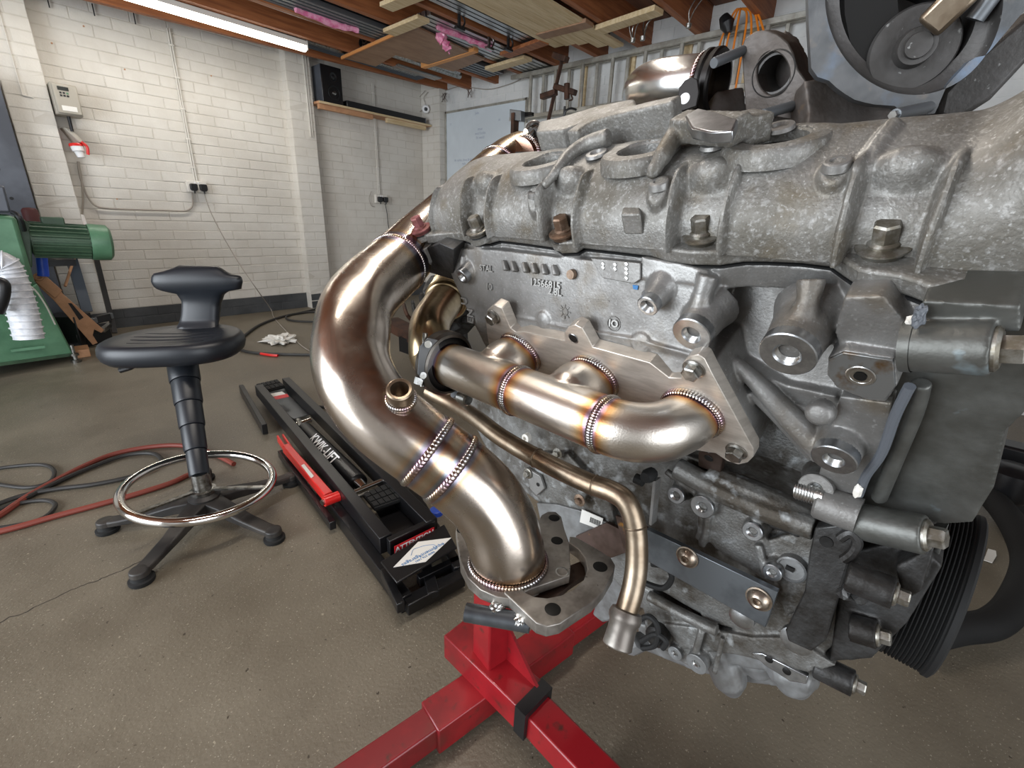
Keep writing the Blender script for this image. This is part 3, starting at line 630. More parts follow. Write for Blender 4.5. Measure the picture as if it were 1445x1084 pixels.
MB().lathe(mc0, d_, [(0, 0), (0, .085), (.26, .085), (.26, 0)], 32).build('motor_body', M['dkgreen'], t)
mb = MB()
for k in range(22):
    th = 2 * pi * k / 22; x_, y_, z_ = frameM(None, d_); rdir = x_ * cos(th) + y_ * sin(th); tdir = -x_ * sin(th) + y_ * cos(th)
    mb.box(mc0 + d_ * .13 + rdir * .094, (.02, .25, .007), (rdir, d_, tdir))
mb.build('cooling_fins', M['dkgreen'], t, smooth=0)
MB().lathe(mc0 + d_ * .26, d_, [(0, 0), (0, .106), (.012, .110), (.09, .108), (.105, .09), (.105, 0)], 32).build('fan_cowl', M['green'], t)
MB().box(mc0 + d_ * .12 + np.array([0, 0, .11]), (.10, .08, .05)).build('terminal_box', M['dkgreen'], t, bevel=.006)
for x_, y_ in ((108, 503),):
    p = onZ(x_, y_ + 8, 0); MB().lathe(p + [0, 0, 0], (0, 0, 1), [(0, 0), (0, .026), (.018, .028), (.022, .012), (.04, .012), (.042, .022), (.055, .022), (.057, .009), (.11, .009), (.11, 0)], 20).build('levelling_foot', M['zinc'], t)
# cables over the motor
MB().tube(spline([A(18, 300, 3.84), A(24, 303, 3.8), A(30, 312, 3.8), A(34, 325, 3.85)], 6), .012, 8).build('motor_cable', M['black'], t)
MB().tube(spline([A(32, 398, 3.8), A(48, 408, 3.79), A(64, 430, 3.79), A(78, 458, 3.8)], 6), .004, 6).build('thin_lead', M['whiteplastic'], t)
t = thing('flexible_duct', 'white ribbed flexible duct hanging over the green machine', 'duct', (.0, 3.7, .3))
dp = spline([A(-25, 382, 3.70), A(2, 372, 3.70), A(14, 388, 3.70), (A(26, 420, 3.69)), A(34, 448, 3.68), A(41, 478, 3.67)], 14)
rr = [.062 * (1 + .03 * abs(sin(i * .78))) for i in range(len(dp))]
MB().tube(dp, rr, 26).build('hose_wall', M['duct'], t, 60)
for i in range(2, len(dp) - 1, 4): MB().torus(dp[i], dp[i + 1] - dp[i - 1], .066, .0045, 28, 6).build('wire_rib', M['duct'], t)
tag(MB().tube(spline([A(-6, 398, 3.6), A(4, 402, 3.58), A(3, 420, 3.58), A(-4, 440, 3.6)], 6), .03, 12).build('rubber_bellows', M['black']), 'dark purple-black object hooked beside the white duct at the left edge', 'hose')
# grey sheet, red extinguisher
o = MB().box((-.15, 4.55, .82), (.90, .03, 1.64)).build('steel_sheet', M['greypaint']); tag(o, 'blue grey steel sheet leaning behind the green machine', 'panel')
for x_, z_ in ((.12, 1.25), (.18, 1.12), (.20, .95), (-.05, 1.3)): MB().cyl((x_, 4.533, z_), (x_, 4.536, z_), .01, 10).build('hole', M['black'], o)
t = thing('fire_extinguisher', 'dark red cylinder standing behind the motor', 'extinguisher', (.25, 4.4, .7))
pe = A(43, 302, 4.4); MB().lathe(pe - [0, 0, .2], (0, 0, 1), [(0, 0), (0, .04), (.22, .04), (.235, .03), (.24, 0)], 24).build('body', M['maroon'], t)
t = thing('work_stand', 'dark upright stand with a blue tin behind the green machine', 'stand', (.30, 4.3, 0))
MB().box(onZ(88, 430, 0) * [1, 1, 0] + [-.05, 0, .28], (.10, .10, .56)).build('column', M['blacksatin'], t, bevel=.004)
MB().box(A(82, 370, 4.3), (.16, .14, .04)).build('top_plate', M['blacksatin'], t)
MB().cyl(A(60, 385, 4.15) - [0, 0, .02], A(62, 372, 4.15) + [0, 0, .06], .028, 18).build('blue_tin', M['blue'], t)
o = tag(MB().bar(A(97, 352, 4.55), A(123, 440, 4.45), .06, .05, (0, 1, 0)).build('steel_channel', M['darkpipe']), 'wide dark steel channel leaning on the white wall', 'bar')
o = tag(MB().bar(A(133, 354, 4.6), A(162, 470, 4.35), .03, .03, (0, 1, 0)).build('box_section', M['black']), 'slim black box section leaning on the white wall right of the motor', 'bar')
tag(MB().tube([A(106, 360, 4.5), A(92, 404, 4.3)], .008, 8).build('dowel', M['mdf']), 'thin brown stick crossing behind the motor', 'stick')
# mdf jig
t = thing('mdf_jig', 'brown slotted board jig leaning against the dark clutter', 'board', (.3, 4.1, .1))
pm = [(50, 393), (53, 388), (60, 391), (63, 390), (85, 410), (89, 415), (147, 466), (143, 470), (133, 465), (131, 473), (138, 484), (131, 487), (76, 424), (48, 398)]
outer = [A(x, y, 4.18) for x, y in pm]; win = [A(x, y, 4.172) for x, y in ((96, 428), (101, 428), (118, 448), (112, 452))]
MB().prism(outer, (0, .03, 0)).build('board', M['mdf'], t, bevel=.002); MB().prism(win, (0, .006, 0)).build('slot', M['bore'], t)
MB().prism([A(x, y, 4.165) for x, y in ((50, 390), (63, 388), (88, 410), (78, 421), (50, 398))], (0, .012, 0)).build('stop_block', M['mdf'], t, bevel=.002)
MB().torus(A(54, 391, 4.16), (0, 1, 0), .018, .006, 18, 8).build('hanging_loop', M['mdf'], t)
# dark clutter heap of offcuts (separate things)
for i, (x, y, d, m, lab) in enumerate(((118, 455, (.3, .05, .05), 'blacksatin', 'black angle offcut lying below the leaning channel'), (140, 450, (.16, .04, .04), 'steelbar', 'grey flat bar on the heap by the black box section'), (125, 478, (.24, .12, .10), 'blacksatin', 'dark box under the brown jig'), (100, 470, (.16, .2, .22), 'black', 'black crate behind the brown jig'), (150, 462, (.2, .03, .03), 'zinc', 'bright tube end on the offcut heap'), (115, 497, (.14, .08, .05), 'mdf', 'small timber block on the floor beside the levelling foot'))):
    p = A(x, y, 4.3 if i != 5 else 4.0); p[2] = max(p[2], d[2] / 2); a = .3 * i
    tag(MB().box(p, d, (np.array([cos(a), sin(a), .15 * (i < 2)]) , np.array([-sin(a), cos(a), 0]), np.array([0, 0, 1.]))).build('metal_offcut' if i != 5 else 'wood_block', M[m], bevel=.003), lab, 'offcut')

# ================================================================== STOOL
SC = np.array([.29, 1.53, 0])
t = thing('workshop_stool', 'black moulded stool with a back rest, gaiter post and chromed foot ring', 'stool', SC)
for k in range(5):
    a = radians(220 + 72 * k); d = np.array([cos(a), sin(a), 0]); n = np.array([-sin(a), cos(a), 0]); mb = MB()
    prof = [(.02, .052, .088, .032), (.08, .046, .078, .026), (.16, .034, .056, .022), (.235, .026, .044, .020), (.27, .024, .042, .020)]
    vs = []; fs = []
    for r_, zb, zt, hw in prof:
        c = SC + d * r_
        for sx, z_ in ((-1, zb), (1, zb), (1, zt - .004), (.8, zt), (-.8, zt), (-1, zt - .004)): vs.append(c + n * hw * sx + [0, 0, z_])
    m_ = 6
    for i in range(len(prof) - 1): fs += [(i * m_ + j, i * m_ + (j + 1) % m_, (i + 1) * m_ + (j + 1) % m_, (i + 1) * m_ + j) for j in range(m_)]
    fs += [tuple(range(m_)), tuple(range((len(prof) - 1) * m_, len(prof) * m_))]
    mb.add(vs, fs); mb.lathe(SC + d * .272, (0, 0, 1), [(.024, 0), (.024, .024), (.040, .023), (.043, .016), (.043, 0)], 20)
    lg = mb.build('leg', M['chair_base'], t, bevel=.002)
    MB().lathe(SC + d * .272, (0, 0, 1), [(0, 0), (0, .028), (.004, .030), (.012, .030), (.014, .024), (.026, .022), (.026, 0)], 24).build('glide', M['rubber'], lg)
MB().lathe(SC, (0, 0, 1), [(.04, 0), (.04, .045), (.09, .045), (.10, .032), (.105, .032), (.105, 0)], 28).build('hub', M['chair_base'], t)
MB().lathe(SC, (0, 0, 1), [(.10, 0), (.10, .034), (.112, .036), (.114, .026), (.17, .024), (.17, 0)], 28).build('post_collar', M['zinc'], t)
top = P(252, 492, 1.575); ptop = np.array([top[0] + .005, top[1] - .0, top[2]])
pb0 = SC + [0, 0, .16]; sd = (ptop - pb0); sd /= np.linalg.norm(sd); H_ = np.linalg.norm(ptop - pb0)
print('stool seat z', ptop)
segs = 5; r0 = .029; seg_h = (H_ - .05) / segs
for k in range(segs):
    r_ = .028 + .0042 * k; MB().lathe(pb0 + sd * seg_h * k, sd, [(0, 0), (0, r_ - .002), (.006, r_), (seg_h - .004, r_ + .001), (seg_h, r_ - .002), (seg_h + .002, 0)], 28).build('gaiter_sleeve', M['pu'], t)
MB().cyl(pb0 + sd * (H_ - .06), ptop, .012, 14).build('gas_strut', M['black'], t)
# foot ring, tilted
rc = P(278, 684, 1.475); rx = P(389, 660, 1.40) - P(168, 708, 1.47)
rn = np.array([.09, -.06, 1.]); rn /= np.linalg.norm(rn)
ringR = np.linalg.norm(P(388, 662, 1.49) - P(168, 706, 1.49)) / 2; print('ring', rc, ringR)
ringR = .197; rc = SC + [0, 0, .13]
MB().torus(rc, rn, ringR, .0135, 90, 14).build('foot_ring', M['chrome'], t)
for a in (80, 200, 320):
    d = np.array([cos(radians(a)), sin(radians(a)), 0]); d = d - rn * (d @ rn); d /= np.linalg.norm(d)
    MB().bar(SC + [0, 0, .115] + d * .03, rc + d * (ringR - .004), .014, .006).build('ring_spoke', M['zinc'], t)
# seat: superellipse slab facing the camera-left, dished
def slab(c, ax, ay, az, outline, prof, m, name, dish=0):
    mb = MB(); n = len(outline); vs = []; fs = []
    for (zz, sc_) in prof:
        for (x_, y_) in outline: vs.append(c + ax * x_ * sc_ + ay * y_ * sc_ + az * zz)
    k = len(prof)
    for i in range(k - 1): fs += [(i * n + j, i * n + (j + 1) % n, (i + 1) * n + (j + 1) % n, (i + 1) * n + j) for j in range(n)]
    # inner rings for dish
    base = (k - 1) * n
    for q, sc_ in enumerate((.75, .5, .25)):
        for (x_, y_) in outline: vs.append(c + ax * x_ * prof[-1][1] * sc_ + ay * y_ * prof[-1][1] * sc_ + az * (prof[-1][0] - dish * (1 - sc_ ** 2)))
        o_ = (k + q) * n; pr_ = base if q == 0 else o_ - n
        fs += [(pr_ + j, pr_ + (j + 1) % n, o_ + (j + 1) % n, o_ + j) for j in range(n)]
    fs += [tuple(range(n))[::-1], tuple(range((k + 2) * n, (k + 3) * n))]
    mb.add(vs, fs); return mb
az = np.array([-.02, .02, 1.]); az /= np.linalg.norm(az)
fwd = np.array([-.60, -.80, 0]); fwd = fwd - az * (fwd @ az); fwd /= np.linalg.norm(fwd); rgt = np.cross(fwd, az)
ol = []
for k in range(64):
    a = 2 * pi * k / 64; cx, sy = cos(a), sin(a); rx_ = .205; ry_ = .175
    e = 3.0; x_ = abs(cx) ** (2 / e) * (1 if cx >= 0 else -1) * rx_; y_ = abs(sy) ** (2 / e) * (1 if sy >= 0 else -1) * ry_
    if y_ < 0: x_ *= (1 - .35 * (-y_ / ry_) ** 1.5)      # narrower at the back
    ol.append((x_, y_))
sc0 = ptop + np.array([0, 0, .0]) + fwd * .0
o = slab(sc0, rgt, fwd, az, ol, [(-.022, .84), (-.018, .92), (-.004, .985), (.014, 1.01), (.032, 1.0), (.044, .97), (.050, .92)], M['pu'], 'seat', .012).build('seat', M['pu'], t, 60)
# ribs on the seat: shallow grooves by raised rolls
for k in range(5):
    y_ = -.10 + k * .045; hw = .135 - .012 * abs(k - 2); a = sc0 + rgt * -hw + fwd * y_ + az * .0395; b_ = sc0 + rgt * hw + fwd * y_ + az * .0395; mid = (a + b_) / 2 - az * .004
    MB().tube(spline([a, mid, b_], 6), .006, 10).build('seat_rib', M['pu'], t, 60)
# back rest: T-shaped moulding traced from its outline, standing at the back edge of the seat
bk = sc0 - fwd * .145
def onBack(x, y, off=0): return cast(x, y, bk - fwd * off, fwd)
bo = [(212, 388), (215, 384), (232, 381), (248, 374), (300, 376), (308, 380), (322, 388), (339, 392), (341, 400), (338, 410), (322, 412), (312, 418), (307, 432), (308, 456), (312, 468), (252, 462), (254, 445), (253, 425), (246, 413), (230, 411), (217, 405), (212, 396)]
def backprism():
    mb = MB(); pts = [onBack(x, y) for x, y in bo]; n = len(pts); vs = []
    zmid = np.mean([p[2] for p in pts])
    def bulge(p): return fwd * (.016 * cos(min(1, abs(p[2] - (bk[2] + .165)) / .05) * pi / 2) - .012 * exp(-((p[2] - bk[2] - .09) / .03) ** 2))
    fr = [p + bulge(p) for p in pts]; bkp = [p - fwd * .042 + bulge(p) * .6 for p in pts]
    return mb, fr, bkp
mb, fr, bkp = backprism()
pts = [onBack(x, y) for x, y in bo]; cen = sum(pts) / len(pts)
# grid fill so the bulge reads
us = [((p - bk) @ rgt, (p - bk)[2]) for p in pts]
xs = [q[0] for q in us]; zs = [q[1] for q in us]; nz = 36
mb = MB(); rows = []
for i in range(nz + 1):
    z_ = min(zs) + (max(zs) - min(zs)) * (i + .01) / (nz + .02)
    cr_ = []
    for j in range(len(us)):
        (x1, z1), (x2, z2) = us[j], us[(j + 1) % len(us)]
        if (z1 > z_) != (z2 > z_): cr_.append(x1 + (z_ - z1) * (x2 - x1) / (z2 - z1))
    rows.append((z_, min(cr_), max(cr_)))
nc = 20; vs = []
for (z_, xa_, xb_) in rows:
    tt = (z_ - min(zs)) / (max(zs) - min(zs)); off = .020 * exp(-((tt - .80) / .22) ** 2) - .010 * exp(-((tt - .45) / .2) ** 2) + (.03 * max(0, .18 - tt) / .18)
    th_ = .020 + .006 * sin(tt * pi)
    edge = min(1, min(tt, 1 - tt) / .06) ** .5 if tt > .5 else 1
    for k in range(nc):
        a = 2 * pi * k / nc; c_, s_ = cos(a), sin(a); e = 4
        xx = abs(c_) ** (2 / e) * (1 if c_ >= 0 else -1); yy = abs(s_) ** (2 / e) * (1 if s_ >= 0 else -1)
        lean = .02 * tt
        vs.append(bk + rgt * ((xa_ + xb_) / 2 + xx * (xb_ - xa_) / 2) + np.array([0, 0, z_]) + fwd * (yy * th_ * edge + off - lean))
fs = [(i * nc + k, i * nc + (k + 1) % nc, (i + 1) * nc + (k + 1) % nc, (i + 1) * nc + k) for i in range(nz) for k in range(nc)] + [tuple(range(nc)), tuple(range(nz * nc, (nz + 1) * nc))]
MB().add(vs, fs).build('back_rest', M['pu'], t, 50)
lv = P(207, 508, 1.50); MB().tube(spline([ptop - [0, 0, .005], P(205, 508, 1.52), P(188, 517, 1.50), P(169, 523, 1.49)], 5), [.007] * 11 + [.009] * 5, 10).build('height_lever', M['black'], t)

# ================================================================== PORTABLE LIFT
LA = onZ(368, 547, .1); LB = onZ(612, 838, .1); ld = LB - LA; ld[2] = 0; LL = np.linalg.norm(ld); ld /= LL; ln = np.array([-ld[1], ld[0], 0])   # ld: towards the camera ; ln: to the right
if ln[0] < 0: ln = -ln
def LP(a, b_, z): return LA * [1, 1, 0] + ld * a + ln * b_ + np.array([0, 0, z])
def LPi(x, y, z):
    p = onZ(x, y, z); q = p - LA; return q @ ld, q @ ln
t = thing('car_lift_ramp', 'low black portable car lift with a hydraulic cylinder lying on the floor', 'car lift', LP(LL / 2, 0, 0))
print('lift len', LL, [np.round(LPi(x, y, .1), 2) for x, y in ((340, 548), (400, 537), (372, 608), (575, 862), (650, 820), (480, 745), (553, 775), (608, 745), (557, 690), (605, 765))])
Lm = M['blacksatin']
def lbar(x1, y1, x2, y2, w_, h_, z, name, m=None, bev=.002): return MB().bar(onZ(x1, y1, z), onZ(x2, y2, z), w_, h_).build(name, m or Lm, t, bevel=bev)
lbar(366, 550, 545, 768, .036, .055, .085, 'long_rail'); lbar(404, 540, 610, 745, .036, .055, .085, 'long_rail')
lbar(341, 549, 374, 606, .022, .05, .03, 'side_ramp'); lbar(452, 690, 574, 852, .03, .05, .03, 'lower_rail'); lbar(571, 680, 648, 810, .03, .05, .03, 'lower_rail')
lbar(396, 640, 470, 742, .02, .03, .03, 'lower_rail')
lbar(542, 808, 566, 858, .02, .03, .05, 'end_bar'); lbar(572, 856, 652, 815, .034, .035, .03, 'end_bar'); lbar(548, 772, 612, 742, .02, .05, .085, 'cross_member'); 
lbar(590, 820, 648, 792, .02, .03, .04, 'cross_member'); lbar(600, 795, 612, 840, .03, .02, .04, 'cross_member')
MB().prism([onZ(x, y, .045) for x, y in ((372, 552), (402, 545), (440, 585), (406, 595))], (0, 0, .005)).build('floor_tray', M['steelbar'], t)
MB().prism([onZ(x, y, .05) for x, y in ((527, 716), (576, 690), (610, 730), (555, 765))], (0, 0, .004)).build('floor_tray', Lm, t)
# top flap
MB().prism([onZ(x, y, .092) for x, y in ((537, 795), (627, 742), (645, 775), (560, 825))], (0, 0, .006)).build('tail_flap', M['blacksatin'], t, bevel=.002)
MB().prism([onZ(x, y, .0985) for x, y in ((555, 801), (590, 765), (637, 759), (601, 793))], (0, 0, .0008)).build('diamond_label', M['paper'], t, smooth=0)
pa, pb_, pc_ = onZ(553, 795, .1), onZ(637, 762, .1), 0
xd = onZ(570, 797, .1) - onZ(622, 770, .1); xd /= np.linalg.norm(xd); yd = np.cross(np.array([0, 0, 1.]), xd)
text('label_print', 'equipment4garages', basisM(xd, yd, (0, 0, 1), onZ(598, 782, .0996)), .017, M['bluepaint'], t, .0002)
text('label_print', '0800 276 1991', basisM(xd, yd, (0, 0, 1), onZ(603, 789, .0996) - yd * .012), .010, M['bluepaint'], t, .0002)
carp = spline([onZ(x, y, .0996) for x, y in ((580, 784), (583, 776), (590, 773), (600, 770), (612, 769), (616, 773), (614, 776))], 5)
MB().tube(carp, .0006, 5).build('car_outline', M['bluepaint'], t)
# warning label on the cross member, facing the camera
wa, wb_ = onZ(552, 767, .108), onZ(608, 740, .108); wx_ = wb_ - wa; Lw = np.linalg.norm(wx_); wx_ /= Lw; wn = np.cross(wx_, [0, 0, 1]); 
off = wn * .016 * (1 if (CAM - wa) @ wn > 0 else -1)
MB().prism([wa + off, wb_ + off, wb_ + off - [0, 0, .028], wa + off - [0, 0, .028]], off / np.linalg.norm(off) * .001).build('warning_label', M['redlabel'], t, smooth=0)
MB().prism([wa + off - [0, 0, .028], wb_ + off - [0, 0, .028], wb_ + off - [0, 0, .046], wa + off - [0, 0, .046]], off / np.linalg.norm(off) * .001).build('warning_label_base', M['black'], t, smooth=0)
no = off / np.linalg.norm(off)
text('label_print', 'ATTENTION', basisM(wx_, (0, 0, 1), no, (wa + wb_) / 2 + off + no * .0015 - [0, 0, .014]), .022, M['white'], t, .0002, bold=.0004)
text('label_print', 'MAX. CAPACITY 1500KG', basisM(wx_, (0, 0, 1), no, (wa + wb_) / 2 + off + no * .0015 - [0, 0, .037]), .0115, M['white'], t, .0002)
# rubber pads with square blocks
def pad(cs, nx, ny, z, h):
    c4 = [onZ(x, y, z) for x, y in cs]; b0 = MB().prism(c4, (0, 0, -.012)).build('rubber_pad', M['rubber'], t, bevel=.002)
    for i in range(nx):
        for j in range(ny):
            def bl(u_, v_): return (c4[0] * (1 - u_) + c4[1] * u_) * (1 - v_) + (c4[3] * (1 - u_) + c4[2] * u_) * v_
            g = .08; q = [bl((i + g) / nx, (j + g) / ny), bl((i + 1 - g) / nx, (j + g) / ny), bl((i + 1 - g) / nx, (j + 1 - g) / ny), bl((i + g) / nx, (j + 1 - g) / ny)]
            MB().prism(q, (0, 0, h)).build('pad_block', M['rubber'], b0)
pad([(512, 698), (550, 682), (569, 703), (528, 717)], 5, 3, .10, .006)
pad([(361, 543), (391, 536), (402, 545), (372, 553)], 5, 2, .09, .005)
MB().prism([onZ(x, y, .10) for x, y in ((372, 558), (398, 553), (408, 560), (380, 566))], (0, 0, .002)).build('warning_sticker', M['paper'], t); MB().prism([onZ(x, y, .1025) for x, y in ((376, 562), (405, 556), (408, 560), (380, 566))], (0, 0, .001)).build('sticker_band', M['redlabel'], t)
MB().tube([onZ(430, 607, .07), onZ(505, 682, .07)], .034, 28).build('hydraulic_cylinder', M['blacksatin'], t)
MB().tube([onZ(505, 682, .07), onZ(514, 690, .07)], [.024, .018], 20).build('piston_rod', M['chrome'], t)
MB().tube([onZ(418, 600, .085), onZ(438, 593, .085)], .012, 12).build('hose_union', M['chrome'], t); MB().tube([onZ(421, 594, .085), onZ(424, 604, .085)], .014, 12).build('hose_union', M['zinc'], t)
MB().tube([onZ(497, 696, .10), onZ(540, 678, .10)], .008, 12).build('cross_pin', M['chrome'], t); MB().tube([onZ(500, 703, .10), onZ(522, 694, .10)], .006, 12).build('cross_pin', M['zinc'], t)
MB().tube(spline([onZ(400, 585, .07), onZ(412, 592, .09), onZ(420, 598, .08)], 5), .007, 8).build('hydraulic_hose', M['rubber'], t)
# lettering lying along the cylinder top
ca, cb_ = onZ(452, 620, .102), onZ(488, 657, .102); xd2 = cb_ - ca; xd2 /= np.linalg.norm(xd2); vw = CAM - (ca + cb_) / 2; zd = vw - xd2 * (vw @ xd2); zd /= np.linalg.norm(zd); yd2 = np.cross(zd, xd2)
cc = (onZ(430, 607, .07) + onZ(505, 682, .07)) / 2
text('cylinder_print', 'KWIK-LIFT', basisM(xd2, yd2, zd, cc + zd * .0345 + xd2 * .0), .052, M['white'], t, .0004, bold=.0008)
# locking arm in red
t2 = thing('locking_arm', 'bright red locking bar lying along the side of the black lift', 'bar', onZ(430, 670, .05))
MB().bar(onZ(404, 632, .075), onZ(464, 702, .075), .028, .034).build('bar', M['redj'], t2, bevel=.003)
for dx in (-.010, .010): MB().bar(onZ(396, 618, .075) + ln * dx, onZ(408, 636, .075) + ln * dx, .007, .03).build('fork', M['redj'], t2, bevel=.002)
MB().tube([onZ(457, 708, .085), onZ(478, 700, .085)], .017, 20).build('sleeve', M['redj'], t2); MB().tube([onZ(454, 710, .085), onZ(458, 708, .085)], .009, 12).build('pin', M['zinc'], t2)
MB().prism([onZ(x, y, .0935) for x, y in ((425, 657), (429, 655), (443, 672), (439, 675))], (0, 0, .0006)).build('label', M['paper'], t2)

# ================================================================== SMALL THINGS ON THE FLOOR
o = MB().lathe(onZ(616, 725, 0), (0, 0, 1), [(0, 0), (0, .022), (.016, .022), (.018, .019), (.018, 0)], 28).build('bottle_cap', M['blue']); tag(o, 'blue plastic cap on the floor between lift and downpipe', 'cap')
c0 = onZ(396, 479, .02); mb = MB(); random.seed(11)
bm = bmesh.new(); bmesh.ops.create_icosphere(bm, subdivisions=4, radius=1)
for v in bm.verts:
    n_ = noise.noise(v.co * 2.2) + .6 * noise.noise(v.co * 5); v.co = Vector((v.co.x * .085 * (1 + n_ * .9), v.co.y * .10 * (1 + n_ * .9), max(-.015, v.co.z * .022 * (1 + n_ * 1.4)))) + Vector(c0)
me = bpy.data.meshes.new('tissue'); bm.to_mesh(me); bm.free(); me.materials.append(M['tissue']); o = bpy.data.objects.new('paper_towel', me); col.objects.link(o); tag(o, 'crumpled white tissue on the floor inside the black hose loop', 'tissue')
cable('air_hose', [onZ(x, y, .012) for x, y in ((450, 440), (430, 441), (402, 446), (372, 456), (352, 468), (336, 484), (340, 493), (360, 498), (400, 500), (450, 501))], .010, 'cabled', 'black air hose looping round the tissue on the floor', cat='hose')
cable('air_hose', [onZ(x, y, .012) for x, y in ((455, 434), (430, 440), (405, 446), (410, 452), (440, 454), (460, 452))], .009, 'cabled', 'second black hose coil at the foot of the pier', cat='hose')
cable('hose_tail', [onZ(x, y, .012) for x, y in ((368, 499), (380, 501), (392, 502))], .009, 'redj', 'short red connector on the black air hose', cat='connector')
cable('air_hose', [onZ(x, y, .010) for x, y in ((-30, 742), (0, 727), (35, 703), (75, 680), (120, 657), (160, 641), (210, 631), (258, 629), (300, 640), (330, 655))], .0095, 'redhose', 'dusty red hose curving behind the stool post', cat='hose')
cable('air_hose', [onZ(x, y, .010) for x, y in ((-30, 757), (20, 745), (80, 728), (140, 712), (190, 698), (240, 682), (262, 672), (280, 664))], .0095, 'redhose', 'second red hose running below the first into the stool base', cat='hose')
cable('air_hose', [onZ(x, y, .008) for x, y in ((-20, 664), (20, 658), (60, 656), (76, 664), (70, 680), (40, 688), (0, 684), (-20, 680))], .0065, 'cabled', 'upper black cable loop at the left edge of the floor', cat='hose')
cable('air_hose', [onZ(x, y, .008) for x, y in ((-20, 726), (20, 712), (60, 706), (78, 712), (66, 728), (40, 738), (0, 745))], .0065, 'cabled', 'lower black cable loop at the left edge of the floor', cat='hose')
cable('air_hose', [onZ(x, y, .010) for x, y in ((-20, 718), (30, 700), (80, 690), (130, 684), (180, 674), (215, 662), (228, 650), (215, 640), (180, 642), (140, 655), (90, 676), (30, 706), (-20, 730))], .008, 'cabled', 'long black hose folded back beside the red hoses', cat='hose')
o = cable('floor_stick', [onZ(x, y, .01) for x, y in ((448, 574), (462, 575))], .008, 'black', 'short black stub beside the lift', cat='stub')
# right: corrugated black hose, label, dark casters
hp = spline([onZ(1300, 900, .06), onZ(1350, 888, .06), onZ(1400, 880, .06), onZ(1432, 850, .07), onZ(1450, 800, .08), onZ(1440, 760, .10), onZ(1415, 720, .12), onZ(1385, 690, .13), onZ(1350, 660, .13)], 34)
tag(MB().tube(hp, [.034 * (1 + .05 * (i % 2)) for i in range(len(hp))], 20).build('corrugated_hose', M['rubber'], smooth=70), 'fat black corrugated hose on the floor behind the pulley', 'hose')
tag(MB().prism([onZ(x, y, .004) for x, y in ((1388, 791), (1394, 775), (1405, 778), (1406, 785), (1400, 795))], (0, 0, .002)).build('paper_scrap', M['paper'], smooth=0), 'white paper scrap on the floor beside the fat black hose', 'paper')
t = thing('crane_leg', 'black leg and castor of equipment at the right edge', 'trolley', onZ(1430, 700, 0))
MB().box(onZ(1432, 650, .20), (.10, .3, .12)).build('frame', M['blacksatin'], t, bevel=.01); pcz = onZ(1434, 715, .05); MB().lathe(pcz, (.6, .8, 0), [(-.02, 0), (-.02, .045), (-.012, .055), (.012, .055), (.02, .045), (.02, 0)], 24).build('castor', M['rubber'], t)
MB().lathe(onZ(1412, 700, .12), (0, 0, 1), [(0, 0), (0, .06), (.02, .07), (.10, .07), (.12, .04), (.12, 0)], 24).build('hub', M['blacksatin'], t)
# dark gearbox lump seen through the downpipe loop
t = thing('gearbox', 'dark oily gearbox on the floor seen through the pipe loop', 'gearbox', onZ(610, 470, 0))
def lump(c, rx, ry, rz, seed, m, name, parent, sub=3):
    bm = bmesh.new(); bmesh.ops.create_icosphere(bm, subdivisions=sub, radius=1)
    for v in bm.verts:
        n_ = noise.noise(v.co * 1.8 + Vector((seed, 0, 0))) + .5 * noise.noise(v.co * 4 + Vector((0, seed, 0))); k = 1 + n_ * .5
        v.co = Vector((v.co.x * rx * k, v.co.y * ry * k, v.co.z * rz * k))
    me = bpy.data.meshes.new(name); bm.to_mesh(me); bm.free(); me.materials.append(m); o = bpy.data.objects.new(name, me); col.objects.link(o); o.location = tuple(map(float, c)); attach(o, parent); return o
lump(onZ(606, 470, .16) + [.1, 0, 0], .16, .2, .18, 1, M['castdark'], 'casing', t); lump(P(640, 430, 2.9), .2, .2, .16, 5, M['castdark'], 'casing', t); lump(P(608, 470, 2.9), .06, .06, .06, 9, M['rust'], 'drive_flange', t)
MB().bar(P(550, 455, 2.6), P(620, 492, 2.2), .10, .05).build('bearer', M['rust'], t); MB().box(P(580, 478, 2.4) - [0, 0, .03], (.09, .09, .08)).build('foot', M['blacksatin'], t)
for k in range(5): MB().tube(spline([P(570 + 12 * k, 430 - 4 * k, 2.9), P(575 + 12 * k, 445, 2.75), P(590 + 10 * k, 462, 2.9)], 5), .012, 8).build('pipe', M['castdark'] if k % 2 else M['rust'], t)

# ================================================================== ENGINE STAND
SX, SYY = .493, .455
t = thing('engine_stand', 'red steel engine stand with crossed box section legs under the engine', 'engine stand', (SX, SYY, 0))
R_ = M['redp']
a0, a1 = np.array([.10, .525, .05]), np.array([1.02, .365, .05]); da = (a1 - a0) / np.linalg.norm(a1 - a0)
MB().bar(a0 * [1, 1, 0] + [0, 0, .045], a1 * [1, 1, 0] + [0, 0, .045], .052, .052).build('cross_leg', R_, t, bevel=.004)
MB().bar(np.array([.355, .48, .045]), np.array([.70, .42, .045]), .068, .064).build('sleeve', R_, t, bevel=.003)
b0, b1 = np.array([.488, .555, .105]), np.array([.482, .33, .105]); 
MB().bar(b0, b1, .070, .062).build('centre_channel', R_, t, bevel=.003)
MB().bar(np.array([.482, .345, .098]), np.array([.462, -.35, .045]), .058, .055).build('front_leg', R_, t, bevel=.004)
MB().bar(np.array([.482, .350, .106]), np.array([.481, .325, .1055]), .074, .066).build('black_tape', M['black'], t)
MB().box((SX, SYY, .335), (.056, .056, .43), (np.array([.985, -.17, 0]), np.array([.17, .985, 0]), np.array([0, 0, 1.]))).build('post', R_, t, bevel=.004)
MB().prism([(SX + .01, SYY - .03, .22), (SX + .01, SYY - .03, .136), (SX + .004, SYY - .115, .136), (SX + .004, SYY - .10, .15)], (.006, 0, 0)).build('gusset', R_, t)
